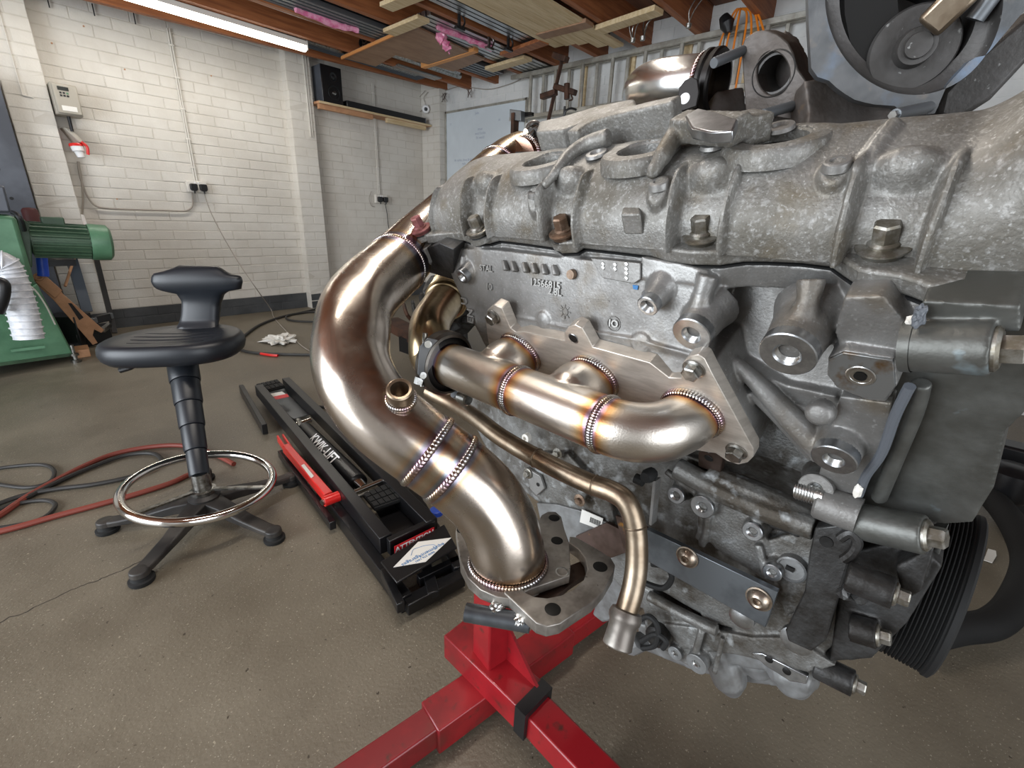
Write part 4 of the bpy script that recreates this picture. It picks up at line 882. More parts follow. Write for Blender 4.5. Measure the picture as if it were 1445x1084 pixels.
hc = EO + U * .345 + I_ * .20 - UP * .36
MB().bar((SX + .01, SYY, .52), (float(hc[0]), float(hc[1]), .60), .05, .05).build('head_beam', R_, t, bevel=.004)
MB().lathe(hc + U * .02, -U, [(0, 0), (0, .05), (.09, .05), (.09, .085), (.10, .085), (.10, 0)], 32).build('rotating_head', R_, t)
for s_ in (-1, 1): MB().box((.455, -.30, .02), (.02, .04, .04)) if s_ > 0 else None
# ================================================================== ENGINE
def lerp(a, b, t): return a + (b - a) * t
def sst(x, a, b): t = min(1, max(0, (x - a) / (b - a))); return t * t * (3 - 2 * t)
eng = thing('engine', 'bare grey aluminium V engine on the red stand with valve cover uppermost', 'engine', EO - UP * .35)
# ---- valve cover
prof = [(-.0615, -.054), (-.0602, -.045), (-.0575, -.035), (-.052, -.025), (-.044, -.0160), (-.034, -.0085), (-.022, -.0035), (-.010, -.001), (0, 0), (.012, .0005), (.022, -.001), (.032, -.005), (.042, -.013), (.050, -.026), (.054, -.045), (.055, -.07)]
PP = spline([(a, b_, 0) for a, b_ in prof], 9)
HOLES = [(.0, .0), (.103, -.003), (.206, -.012)]
BOLTS = [((596, 316), .391), ((677, 318), .285), ((797, 322), .164), ((991, 328), .032), ((1244, 346), -.082)]
BU = []
for (px, py), _ in BOLTS:
    q = inE(onB(px, py + 14 * .3 / .35, -.052)); BU.append((q[0], q[1]))
SB = [(754, 265), (930, 258), (1180, 243)]
SBU = [inE(onB(x, y, -.008))[:2] for x, y in SB]
def cover_h(u, s, b):
    d = 0
    for hu, hs in HOLES:
        r = math.hypot(u - hu, s - hs)
        d += .0015 * (1 - sst(r, .030, .042)); d -= .05 * (1 - sst(r, .0185, .0215))
    for i, (bu, bs) in enumerate(BU):
        du = abs(u - bu)
        if s < -.018:
            # gusset ridges either side of the bolt
            for sg in (-1, 1):
                g = abs(u - bu - sg * .0205 * (1 if i else .8) - sg * (s + .06) * .05); k = (1 - sst(g, .0010, .0034)); d += k * .0075 * sst(-s, .020, .036)
            # pocket with dome behind the washer
            if du < .019: d -= (1 - sst(du, .0150, .0190)) * .0085 * sst(-s, .026, .044)
            dome = math.hypot((u - bu) / .0150, (s + .030) / .0115); d += .0068 * (1 - sst(dome, .35, 1.25))
    for su, ss in SBU:
        r = math.hypot(u - su, s - ss); d += .0055 * (1 - sst(r, .0065, .0115))
    # ridges running up the cover
    for (u0, s0, u1, s1, w_, h_) in RIDGES:
        vx, vy = u1 - u0, s1 - s0; t = ((u - u0) * vx + (s - s0) * vy) / (vx * vx + vy * vy); tc = min(1, max(0, t)); r = math.hypot(u - u0 - vx * tc, s - s0 - vy * tc)
        d += h_ * (1 - sst(r, w_ * .25, w_)) * (.25 + .75 * tc)
    # small square lug and front bulge
    if u < -.095: d += .030 * sst(-u, .098, .150) * sst(s, -.066, -.02)
    d += .0006 * noise.noise(Vector((u * 40, s * 40, 0)))
    return d
def uv(x, y, b=-.002): return inE(onB(x, y, b))[:2]
RIDGES = []
for (a, b_, w_, h_) in (((1208, 236), (1258, 184), .007, .0045), ):
    p, q = uv(*a), uv(*b_); RIDGES.append((p[0], p[1], q[0], q[1], w_, h_))
U0, U1, NU = -.235, .400, 640; NP = len(PP)
vs = []; 
for i in range(NU + 1):
    u = U0 + (U1 - U0) * i / NU
    g = 1 if u < .315 else sqrt(max(0, 1 - ((u - .315) / .0853) ** 2))
    for j in range(NP):
        s_, b_ = PP[j][0], PP[j][1]; j0, j1 = max(j - 1, 0), min(j + 1, NP - 1)
        ts, tb = PP[j1][0] - PP[j0][0], PP[j1][1] - PP[j0][1]; L_ = math.hypot(ts, tb) + 1e-9; ns, nb = -tb / L_, ts / L_
        if 0 < j: h = cover_h(u, s_, b_)
        else: h = 0
        ss_ = s_ + ns * h * (0.3 if h < -.02 else 1); bb = b_ + nb * h
        bb = -.054 + (bb + .054) * g if bb > -.054 else bb
        vs.append(E(u, ss_ * (1 if g > .4 else (.75 + .25 * g / .4)), bb))
fs = [(i * NP + j, (i + 1) * NP + j, (i + 1) * NP + j + 1, i * NP + j + 1) for i in range(NU) for j in range(NP - 1)]
fs.append(tuple(range(NU * NP, NU * NP + NP)))
cov = MB().add(vs, fs).build('valve_cover', M['cover'], eng, 60)
# raised band behind the plug holes and the top pads
def onBp(pts, b): return [onB(x, y, b) for x, y in pts]
mb = MB()
band = spline(onBp([(812, 211), (832, 200), (860, 193), (900, 187), (930, 184), (958, 182)], .0), 6)
for i, (a, b_) in enumerate(zip(band[:-1], band[1:])): hh = .012 + .008 * i / 30; mb.bar(a + B * (hh / 2 - .01), b_ + (b_ - a) * .25 + B * (hh / 2 - .01), .016, hh + .03, B)
mb.prism(onBp([(764, 216), (800, 215), (826, 206), (862, 193), (905, 186), (900, 172), (850, 180), (800, 194), (768, 200)], -.006), B * .022)
mb.tube(spline([onB(916, 252, -.006), onB(928, 232, .001), onB(942, 208, .007), onB(957, 182, .012)], 6), [.004] * 3 + [.006] * 5 + [.0075] * 11, 14)
mb.tube(spline([onB(767, 264, -.008), onB(784, 243, -.001), onB(802, 220, .004), onB(826, 204, .006), onB(860, 194, .008)], 6), list(np.linspace(.004, .0085, 25)), 14)
mb.bar(onB(957, 178, .014), onB(1046, 184, .014), .020, .018, B); mb.bar(onB(1040, 184, .010), onB(1075, 176, .006), .024, .02, B)
o = mb.build('ribbed_top', M['cover'], cov, 60); remesh(o, .0014, 14, .7)
MB().prism(onBp([(966, 163), (985, 152), (1008, 157), (1041, 168), (1034, 184), (1002, 186), (976, 180)], .024), -B * .008).build('machined_pad', M['machined'], cov, bevel=.0012)
# plug hole rims
B2 = -I_ * sin(radians(22)) + UP * cos(radians(22))
for k, (hu, hs) in enumerate(HOLES):
    MB().lathe(E(hu, hs, .0), B2, [(-.010, .0362), (-.002, .0352), (.0012, .0340), (.0026, .0325), (.0030, .0300), (.0030, .0212), (.0015, .0200), (-.012, .0195), (-.03, .0192), (-.03, 0)], 56).build('plug_well', M['cover'], cov, 30)
    MB().lathe(E(hu, hs, -.008), B2, [(0, .0192), (.002, .0178), (.003, .0192)], 48).build('seal_ring', M['thread'], cov)
for (su, ss) in SBU:
    base = min(PP, key=lambda q: abs(q[0] - ss)); MB().lathe(E(su, ss, base[1] + .0035), B, [(0, .0085), (.0045, .0075), (.0052, .0066), (.0052, .0042), (.001, .0036), (.001, 0)], 28).build('tapped_boss', M['cast'], cov)
for x, y in ((1008, 206), (842, 219), (1100, 182)):
    MB().lathe(onB(x, y, .0005), B, [(0, .0105), (.0025, .0095), (.0028, .006), (.0006, .0045), (.0006, 0)], 28).build('small_pad', M['cast'], cov)
# square lug
MB().prism(onBp([(881, 331), (884, 319), (908, 318), (908, 331)], -.042), B * .018).build('square_lug', M['cover'], cov, bevel=.0015)
# lip
low = [(587, 326), (586, 334), (590, 340), (597, 341), (606, 345), (622, 343), (655, 341), (669, 346), (691, 345), (705, 341), (740, 345), (782, 351), (793, 359), (815, 358), (824, 352), (870, 357), (918, 363), (940, 370), (975, 375), (1015, 376), (1050, 371), (1080, 371), (1130, 373), (1171, 378), (1190, 392), (1208, 404), (1235, 409), (1261, 413), (1285, 421), (1307, 430), (1345, 424), (1445, 436), (1700, 470)]
lo3 = [onB(x, y, -.064) for x, y in low]
back = [E(inE(lo3[-1])[0], .05, -.064), E(.385, .05, -.064), E(inE(lo3[0])[0], .0, -.064)]
MB().prism(lo3 + back, B * .0125).build('cover_lip', M['cover'], cov, 30, bevel=.0022, seg=3)
MB().prism([p + (-B * .0015) + S * .0015 for p in lo3 + back], -B * .0015).build('gasket', M['rubber'], eng, 0)
# bolts with rubber grommets
def hexbolt_mesh(r_af, h, fr, fh, m):
    mb = MB(); mb.lathe((0, 0, 0), (0, 0, 1), [(0, 0), (0, fr), (fh * .5, fr), (fh, fr * .82), (fh, 0)], 28)
    mb.lathe((0, 0, 0), (0, 0, 1), [(fh * .8, r_af), (h * .9, r_af), (h, r_af * .86), (h, 0)], 6)
    me = mb.mesh('bolt_head', m, 30); return me
mats_b = ['rustpink', 'boltgrey', 'rustbolt', 'boltgrey', 'boltgrey']
wash = MB().lathe((0, 0, 0), (0, 0, 1), [(-.006, 0), (-.006, .0105), (-.001, .0128), (0, .0142), (.0014, .0142), (.002, .0122), (.002, 0)], 36)
labs = ['pink and rusty bolt at the far end of the cover', 'dull bolt second from the far end', 'rusty brown bolt third from the far end', 'clean grey bolt in front of the third plug hole', 'large grey bolt nearest the camera on the cover lip']
for i, ((px, py), _) in enumerate(BOLTS):
    bu, bs = BU[i]; p = E(bu, bs, -.0475); 
    wm = wash.mesh('grommet_washer', M[mats_b[i]], 30)
    g = inst('cover_bolt', hexbolt_mesh(.0074, .0140, .0086, .003, M[mats_b[i]]), axisM(p + B * .002, B, .3 * i), eng, labs[i])
    inst('washer', wm, axisM((0, 0, 0), (0, 0, 1)) , None).parent = g
    g.children[0].matrix_local = Matrix.Translation((0, 0, -.002))
    MB().lathe(p, B, [(-.012, 0), (-.012, .0135), (-.006, .0135), (-.006, 0)], 32).build('bolt_seat', M['cover'], cov)
    MB().lathe(p, B, [(-.0062, 0), (-.0062, .0112), (-.001, .0112), (-.001, 0)], 32).build('rubber_grommet', M['rubber'], eng)
# ---- cylinder head: solids merged into one casting
def FP(off=0): # sloping face below the lip
    return EO + S * (-.070 - off * .9) + B * (-.078 + off * .435), -(S * .9) + B * .435
def onF(x, y, off=0): p0, n = FP(off); return cast(x, y, p0, n)
Fn = FP()[1]
mb = MB()
mb.prism([p - B * .003 + S * .002 for p in lo3[:-2] + [lo3[-2]] + back], -B * .020)           # top rail
main = [(624, 350), (640, 398), (664, 448), (676, 470), (840, 500), (985, 538), (1010, 530), (990, 470), (1010, 392), (900, 372), (780, 362), (700, 352)]
mb.prism([onF(x, y) for x, y in main], -Fn * .05)
mb.prism([onS(x, y, -.0965) for x, y in ((660, 440), (700, 440), (800, 462), (900, 480), (1010, 510), (1060, 600), (1062, 640), (1000, 640), (800, 590), (720, 560), (690, 500))], S * .05)
rec = [(990, 380), (1190, 396), (1230, 440), (1200, 560), (1170, 640), (1120, 620), (1040, 520), (990, 500)]
mb.prism([onF(x, y, -.042) for x, y in rec], -Fn * .03)
BOSS = []   # face px, face s, outer r, bore r, body length, back radius
def boss(px, py, sv, r, rb, L_, rk, cap=.010, m='machined', lab=None, ax=None, pt=None):
    ax = -S if ax is None else ax; p = onS(px, py, sv) if pt is None else pt
    mb.lathe(p - ax * L_, ax, [(0, 0), (0, rk), (L_ * .35, lerp(rk, r, .7)), (L_ * .7, r * 1.02), (L_ - cap * .6, r), (L_ - cap * .6, 0)], 28)
    BOSS.append((p, ax, r, rb, cap, m, lab))
boss(651, 391, -.090, .0095, .0052, .030, .018)
boss(913, 433, -.096, .0092, .0050, .028, .016)
boss(975, 473, -.100, .0155, .0068, .040, .021)
boss(1110, 501, -.108, .0178, .0078, .050, .026)
boss(1176, 650, -.108, .0150, .0062, .045, .024)
# ribs from the rail to the bosses and the diagonal webs
def rib(pts, sv, r): mb.tube(spline([onS(x, y, v) for (x, y), v in zip(pts, sv)], 5), r if not hasattr(r, '__len__') else list(np.interp(np.linspace(0, 1, (len(pts) - 1) * 5 + 1), np.linspace(0, 1, len(r)), r)), 12)
rib([(1000, 388), (992, 415), (985, 450)], [-.068, -.075, -.082], [.008, .0075, .012])
rib([(1145, 394), (1140, 425), (1128, 465)], [-.070, -.078, -.088], [.009, .007, .013])
rib([(913, 412), (914, 424)], [-.078, -.085], .005)
rib([(655, 362), (652, 380)], [-.07, -.08], .004)
rib([(1034, 508), (1080, 552), (1125, 600), (1165, 640)], [-.075, -.08, -.085, -.09], [.005, .008, .010, .012])
rib([(1060, 552), (1100, 590), (1150, 640)], [-.078, -.082, -.086], [.005, .006, .008])
mb.prism([onS(x, y, -.072) for x, y in ((1036, 510), (1110, 545), (1180, 560), (1200, 640), (1165, 645))], S * .03)
# upper mounting box and the lower transverse pads
mb.prism([onS(x, y, -.096) for x, y in ((1168, 505), (1190, 494), (1262, 506), (1266, 545), (1250, 568), (1225, 566), (1180, 548), (1166, 530))], S * .06)
mb.prism([onS(x, y, -.088) for x, y in ((1190, 420), (1245, 418), (1290, 470), (1268, 520), (1190, 510), (1178, 470))], S * .05)
mb.prism([onS(x, y, -.088) for x, y in ((1185, 560), (1258, 570), (1240, 640), (1215, 700), (1150, 690), (1165, 630))], S * .04)
# domed bumps
for x, y, r in ((767, 452, .012), (905, 484, .013), (1155, 585, .010)):
    p = onF(x, y); mb.lathe(p - Fn * .01, Fn, [(0, 0), (0, r), (.008, r * .95), (.012, r * .7), (.0135, 0)], 20)
mb.prism([onF(x, y, .0015) for x, y in ((905, 362), (960, 372), (1000, 382), (990, 402), (900, 392))], -Fn * .01)
head = mb.build('cylinder_head', M['cast'], eng, 60); remesh(head, .0013, 5, .6)
def boss_caps(parent, lst):
    for p, ax, r, rb, cap, m, lab in lst:
        o = MB().lathe(p - ax * cap, ax, [(0, r), (cap - .0006, r), (cap, r - .0008), (cap, rb + .0012), (cap - .0014, rb)], 36).build('tapped_boss', M[m], parent, 30)
        mbx = MB(); k = 9; pr_ = []
        for i in range(k): pr_ += [(cap - .0014 - i * .0012, rb), (cap - .0014 - (i + .5) * .0012, rb * .9)]
        pr_.append((cap - .0014 - k * .0012, rb * .9)); pr_.append((cap - .0014 - k * .0012, 0))
        mbx.lathe(p - ax * cap, ax, pr_, 24).build('threaded_bore', M['thread'], o)
boss_caps(head, BOSS)
# machined face of the mounting box, stained
MB().prism([onS(x, y, -.0975) for x, y in ((1170, 507), (1190, 498), (1260, 509), (1263, 545), (1249, 564), (1226, 563), (1182, 546), (1169, 530))], S * .003).build('stained_pad', M['machdirty'], head, bevel=.0004)
p = onS(1214, 531, -.0978); MB().lathe(p, -S, [(.0, .0082), (.0004, .0076), (.0002, .0060), (0, .0058), (0, 0)], 30).build('threaded_bore', M['thread'], head)
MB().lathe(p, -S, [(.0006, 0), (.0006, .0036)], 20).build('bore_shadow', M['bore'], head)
# small comb teeth under the rail, dot plate, emblem and cast figures
for i, x in enumerate((712, 724, 740, 753, 767, 782)):
    a = onF(x, 368 + i * 1.3, .001); b_ = onF(x + 3, 382 + i * 1.3, .004); MB().bar(a, b_, .0042, .007, Fn).build('comb_tooth', M['cast'], head, bevel=.0012)
MB().prism([onF(x, y, .002) for x, y in ((835, 364), (905, 371), (905, 394), (896, 400), (852, 392))], Fn * .002).build('data_plate', M['cast'], head, bevel=.0006)
for x, ys in ((851, (372, 377)), (868, (373, 379)), (884, (372, 379, 385, 392))):
    for y in ys: MB().lathe(onF(x, y + 1, .004), Fn, [(0, .0022), (.0012, .0018), (.0016, 0)], 12).build('cast_dot', M['dots'], head)
Fx = U * -1; Fy = np.cross(Fn, Fx); 
if Fy @ B < 0: Fy = -Fy; 
Fx = np.cross(Fy, Fn)
M['castlet'] = mat('raised_cast_letters', (168, 167, 164), .4, .6)
def ftext(s_, x, y, size, off=.0002, dx=0, rot=0):
    xx = Fx * cos(rot) + Fy * sin(rot); yy = -Fx * sin(rot) + Fy * cos(rot)
    text('cast_figures', s_, basisM(xx, yy, Fn, onF(x, y, off + .0012)), size * 1.22, M['castlet'], head, .0008, bold=.00022)
ftext('12566815', 769, 401, .0085); ftext('2.8L', 783, 412, .0085); ftext('10', 690, 405, .009); ftext('STAL', 686, 379, .008); ftext('EN', 664, 446, .012, .001, rot=radians(90)); ftext('U', 655, 425, .011, .001, rot=radians(90))
MB().torus(onF(866, 457, .0004), Fn, .0068, .0006, 30, 6).build('cast_ring', M['cast'], head); ftext('IO', 866, 457, .008)
MB().bar(onF(735, 414, .0), onF(860, 425, .0), .0012, .0014, Fn).build('cast_line', M['cast'], head)
pe = onF(797, 440, .0004); MB().torus(pe, Fn, .0036, .0006, 18, 6).build('cast_emblem', M['cast'], head)
for k in range(8):
    a = 2 * pi * k / 8; d = Fx * cos(a) + Fy * sin(a); MB().bar(pe + d * .0046, pe + d * .0075, .001, .0012, Fn).build('emblem_ray', M['cast'], head)
for x, y in ((663, 330), (905, 402)): pass
MB().prism([onF(x, y, .0006) for x, y in ((893, 402), (901, 403), (900, 409), (894, 408))], Fn * .0005).build('blue_paint_mark', M['bluepaint'], head)
MB().lathe(onF(808, 387, .001), Fn, [(0, .005), (.004, .0045), (.004, 0)], 16).build('stud_end', M['rustbolt'], head)
# angle bracket at the far end
MB().prism([onS(x, y, -.085) for x, y in ((578, 347), (585, 372), (592, 383), (603, 385), (606, 372), (598, 352))], S * .03).build('end_bracket', M['cast'], head, bevel=.001)
MB().prism([onS(x, y, -.08) for x, y in ((598, 352), (606, 372), (606, 385), (640, 395), (640, 352), (620, 343))], S * .02).build('end_bracket_block', M['castdark'], head, bevel=.001)
MB().lathe(onS(589, 363, -.0852), -S, [(0, 0), (0, .003), (.0008, .003), (.0008, 0)], 14).build('bracket_hole', M['bore'], head)

# ---- steel manifold flange plate on the head
man = thing('exhaust_manifold', 'welded stainless log manifold with three ports on a thick steel flange', 'manifold', E(.12, -.14, -.17))
fo = [(692, 500), (687, 470), (685, 450), (688, 437), (697, 430), (708, 435), (714, 449), (720, 463), (728, 469), (740, 468), (797, 481), (796, 470), (802, 461), (811, 458), (821, 463), (829, 477), (836, 490), (917, 512), (944, 533), (961, 534), (963, 513), (972, 503), (985, 500), (994, 507), (1004, 527), (1063, 634), (1063, 645), (1055, 653), (1042, 656), (1026, 651), (1010, 640), (930, 628), (780, 585), (710, 548)]
fl_o = MB().prism([onS(x, y, -.110) for x, y in fo], S * .013).build('flange_plate', M['billet'], man, 25, bevel=.0008)
hb = hexbolt_mesh(.0074, .0085, .0092, .0020, M['zinc'])
for i, (x, y) in enumerate(((697, 447), (979, 521), (1039, 637))):
    o = inst('flange_bolt', hb, axisM(onS(x, y, -.1105), -S, .5 * i), man)
MB().lathe(onS(809, 478, -.1103), -S, [(0, .0060), (.0004, .0056), (.0002, .0046), (.0001, 0)], 30).build('bolt_hole_edge', M['machined'], man)
MB().lathe(onS(809, 478, -.1104), -S, [(.0004, 0), (.0004, .0045)], 24).build('bolt_hole', M['bore'], man)
for x, y in ((830, 505), (752, 480)): pass
# log, branches, elbow merged smoothly
RL = .0258; LB_ = -.166; LS = -.165
ports = [E(.226, -.110, -.172), E(.124, -.110, -.176), E(.021, -.110, -.183)]
mb = MB()
mb.tube([E(.298, LS, LB_), E(.2, LS, LB_), E(.075, LS, LB_)], RL, 40)
elb = [E(.077, LS, LB_), E(.060, LS + .001, LB_ - .001), E(.044, LS + .007, LB_ - .004), E(.031, LS + .018, LB_ - .008), E(.024, LS + .033, LB_ - .013), ports[2] - S * .006, ports[2] + S * .004]
mb.tube(spline(elb, 5), RL, 40)
for p, u_ in ((ports[0], .214), (ports[1], .112)):
    mb.tube(spline([E(u_ + .012, LS + .002, LB_), E(u_ + .013, LS + .020, LB_ - .002), p - S * .014 + U * .001, p + S * .003], 5), list(np.interp(np.linspace(0, 1, 16), [0, .25, .5, .75, 1], [.018, .0275, .0300, .0275, .0262])), 40)
def tintmat(name, base, planes, rough=.24):
    m = bpy.data.materials.new(name); m.use_nodes = True; nt = m.node_tree; N = nt.nodes; L = nt.links; bs = N['Principled BSDF']
    bs.inputs['Metallic'].default_value = 1; bs.inputs['Roughness'].default_value = rough
    tc = N.new('ShaderNodeTexCoord'); n = N.new('ShaderNodeTexNoise'); n.inputs['Scale'].default_value = 40; n.inputs['Detail'].default_value = 5; L.new(tc.outputs['Object'], n.inputs['Vector'])
    mx = N.new('ShaderNodeMix'); mx.data_type = 'RGBA'; mx.inputs['A'].default_value = lin(base); mx.inputs['B'].default_value = lin([c * .9 for c in base]); L.new(n.outputs[0], mx.inputs['Factor']); out = mx.outputs['Result']
    for (p0, nn, w_) in planes:
        sb = N.new('ShaderNodeVectorMath'); sb.operation = 'SUBTRACT'; L.new(tc.outputs['Object'], sb.inputs[0]); sb.inputs[1].default_value = tuple(map(float, p0))
        dt = N.new('ShaderNodeVectorMath'); dt.operation = 'DOT_PRODUCT'; L.new(sb.outputs[0], dt.inputs[0]); dt.inputs[1].default_value = tuple(map(float, nn))
        ab = N.new('ShaderNodeMath'); ab.operation = 'ABSOLUTE'; L.new(dt.outputs['Value'], ab.inputs[0])
        ad = N.new('ShaderNodeMath'); ad.operation = 'MULTIPLY_ADD'; L.new(n.outputs[0], ad.inputs[0]); ad.inputs[1].default_value = -w_ * .5; L.new(ab.outputs[0], ad.inputs[2])
        mr = N.new('ShaderNodeMapRange'); L.new(ad.outputs[0], mr.inputs[0]); mr.inputs[1].default_value = -w_ * .25; mr.inputs[2].default_value = w_
        cr = N.new('ShaderNodeValToRGB'); e = cr.color_ramp.elements; e[0].position = 0; e[0].color = lin((150, 150, 170)); e[1].position = 1; e[1].color = (1, 1, 1, 1)
        for ps, c in ((.22, (176, 150, 178)), (.36, (214, 150, 104)), (.55, (232, 198, 150)), (.8, (246, 232, 214))):
            q = e.new(ps); q.color = lin(c)
        L.new(mr.outputs[0], cr.inputs[0]); m2 = N.new('ShaderNodeMix'); m2.data_type = 'RGBA'; m2.blend_type = 'MULTIPLY'; m2.inputs['Factor'].default_value = 1
        L.new(out, m2.inputs['A']); L.new(cr.outputs[0], m2.inputs['B']); out = m2.outputs['Result']
    rr = N.new('ShaderNodeMapRange'); rr.inputs[3].default_value = rough; rr.inputs[4].default_value = rough + .1; L.new(n.outputs[0], rr.inputs[0]); L.new(rr.outputs[0], bs.inputs['Roughness'])
    n2 = N.new('ShaderNodeTexNoise'); n2.inputs['Scale'].default_value = 700; L.new(tc.outputs['Object'], n2.inputs['Vector']); bp = N.new('ShaderNodeBump'); bp.inputs['Strength'].default_value = .12; bp.inputs['Distance'].default_value = .001
    L.new(n2.outputs[0], bp.inputs['Height']); L.new(bp.outputs[0], bs.inputs['Normal'])
    L.new(out, bs.inputs['Base Color']); return m
M['header'] = tintmat('heat_tinted_stainless_log', (222, 214, 204), [(E(.180, 0, 0), U, .017), (E(.072, 0, 0), U, .017), (E(.296, 0, 0), U, .014), (E(0, -.112, 0), S, .012)], .27)
lg = mb.build('log_tube', M['header'], man, 60); remesh(lg, .0012, 14, .7)
def tints(t):
    k = (t * 3) % 1; a = [(.62, .66, .72), (.80, .72, .66), (.70, .55, .68), (.86, .70, .50), (.64, .70, .70)]; i = int(k * 5) % 5; f = k * 5 - int(k * 5); c = [lerp(a[i][q], a[(i + 1) % 5][q], f) for q in range(3)]; return tuple(c) + (1,)
def bead(c, ax, R, r, parent, n=60, name='weld_bead', flat=1.0):
    mb = MB(); ax = np.array(ax, float); ax /= np.linalg.norm(ax); x, y, z = frameM(None, ax)
    # overlapping coins
    for k in range(n):
        th = 2 * pi * k / n; d = x * cos(th) + y * sin(th); tg = -x * sin(th) + y * cos(th); cc = np.array(c) + d * (R - r * .25)
        vs = []; cs = []
        nn = d * .93 - tg * .36; tt = np.cross(ax, nn); w_ = 2 * pi * R / n * 1.15
        for j, (rr_, hh) in enumerate(((1, 0), (.93, .45), (.6, .8), (0, .95))):
            for q in range(10): a = 2 * pi * q / 10; vs.append(cc + ax * cos(a) * r * rr_ * 1.35 * flat + tt * sin(a) * w_ * rr_ + nn * (hh * r * .85)); cs.append(tints(th / (2 * pi)))
        mb.add(vs, [(j * 10 + q, j * 10 + (q + 1) % 10, (j + 1) * 10 + (q + 1) % 10, (j + 1) * 10 + q) for j in range(3) for q in range(10)], cs)
    return mb.build(name, M['weld'], parent, 60)
bead(E(.180, LS, LB_), U, RL, .0030, man, 62); bead(E(.072, LS, LB_), U, RL, .0030, man, 62)
for p in ports: bead(p - S * .0016, S, RL + .0016, .0030, man, 60)
# downstream v-band joint
vb = thing('v_band_clamp', 'dark steel band clamp with a toggle bolt joining manifold and crossover pipe', 'clamp', E(.30, LS, LB_))
vc = E(.303, LS, LB_)
MB().lathe(vc, U, [(-.009, .0262), (-.008, .029), (-.004, .034), (0, .0345), (.004, .034), (.008, .029), (.012, .0262)], 56).build('sealing_flange', M['darkplate'], vb)
mb = MB().lathe(vc, U, [(-.0105, .0335), (-.0095, .0365), (-.006, .0395), (.006, .0395), (.0095, .0365), (.0105, .0335), (.005, .0345), (-.005, .0345)], 56, closed=True); mb.build('band', M['bandsteel'], vb, 30)
x_, y_, z_ = frameM(None, U)
def vpt(px, py, off=0): return onU(px, py, .303 + off)
for off in (-.009, .009): MB().prism([vpt(x, y, off) for x, y in ((592, 490), (604, 477), (618, 480), (622, 500), (606, 522), (598, 538), (590, 528))], U * .0015).build('trunnion_side', M['steelbar'], vb, bevel=.0004)
MB().tube([vpt(604, 486, -.013), vpt(604, 486, .013)], .0042, 14).build('trunnion_pin', M['zinc'], vb); MB().tube([vpt(597, 530, -.011), vpt(597, 530, .011)], .0040, 14).build('trunnion_pin', M['zinc'], vb)
MB().tube([vpt(600, 470, 0), vpt(596, 545, 0)], .0030, 12).build('toggle_bolt', M['zinc'], vb); MB().lathe(vpt(593, 533, 0), vpt(593, 533, 0) - vpt(604, 490, 0), [(0, 0), (0, .006), (.008, .006), (.008, 0)], 6).build('nut', M['zinc'], vb)
MB().tube(spline([vpt(640, 556, 0), vpt(652, 563, 0), vpt(662, 566, 0)], 4), .005, 10).build('lower_link', M['steelbar'], vb)
MB().lathe(onU(657, 563, .27), -U, [(-.01, 0), (-.01, .0075), (.004, .0075), (.006, .006), (.006, 0)], 24).build('t_bolt_end', M['zinc'], vb)
# crossover pipe behind
xo = thing('crossover_pipe', 'bronze tinted crossover pipe with a flexible bellows behind the clamp', 'pipe', P(610, 440, .62))
cp_ = [vc + U * .006, vc + U * .03, P(606, 480, .575), P(607, 458, .60), P(618, 438, .635), P(630, 422, .665)]
MB().tube(spline(cp_, 7), .026, 32).build('elbow', M['bronze'], xo, 60)
bl = spline([P(629, 424, .663), P(636, 412, .69), P(641, 398, .73)], 14)
MB().tube(bl, [.026 * (1.08 + .13 * (1 if i % 4 < 2 else -1)) for i in range(len(bl))], 28).build('bellows', M['bronze'], xo, 60)
MB().torus(P(629, 424, .663), P(634, 414, .68) - P(629, 424, .663), .026, .004, 36, 8).build('collar', M['bronze'], xo)

# ---- downpipe
dpp = thing('downpipe', 'large brushed stainless downpipe looping round the rear of the engine down to a flange', 'pipe', P(500, 480, .45))
dc = [((738, 219), .80), ((722, 226), .785), ((700, 243), .755), ((667, 273), .715), ((629, 309), .665), ((586, 347), .620), ((556, 377), .570), ((521, 410), .523), ((503, 438), .490), ((497, 472), .466), ((496, 508), .453), ((508, 544), .443), ((533, 580), .441), ((570, 612), .441), ((608, 640), .444), ((645, 668), .449), ((680, 700), .453), ((703, 735), .457), ((714, 770), .461)]
dp3 = [P(x, y, Z) for (x, y), Z in dc] + [P(717, 790, .4665)]
path = spline(dp3, 8); nP = len(path)
arc = np.concatenate([[0], np.cumsum([np.linalg.norm(b_ - a) for a, b_ in zip(path[:-1], path[1:])])]); arc /= arc[-1]
def arc_at(px, py): 
    i = min(range(nP), key=lambda i: (pix(path[i])[0] - px) ** 2 + (pix(path[i])[1] - py) ** 2); return i, i / (nP - 1)
welds = [arc_at(705, 240), arc_at(566, 378), arc_at(605, 638), arc_at(636, 662)]
wts = [w_[1] for w_ in welds]
def dcol(t):
    c = np.array([.90, .86, .82])
    if t < .12: c = np.array([1.0, .88, .70])
    for w_, sc_ in zip(wts, (.7, 1, 1.3, 1.3)):
        d = abs(t - w_) / (.022 * sc_)
        if d < 1: 
            st = [(0, (.50, .52, .66)), (.2, (.52, .40, .62)), (.38, (.46, .58, .72)), (.5, (.84, .58, .40)), (.7, (.88, .78, .62)), (1, tuple(c))]
            for (a, ca), (b_, cb) in zip(st[:-1], st[1:]):
                if a <= d <= b_: c = np.array([lerp(ca[q], cb[q], (d - a) / (b_ - a)) for q in range(3)])
    if t > .97: c = np.array([.86, .62, .42])
    return tuple(c) + (1,)
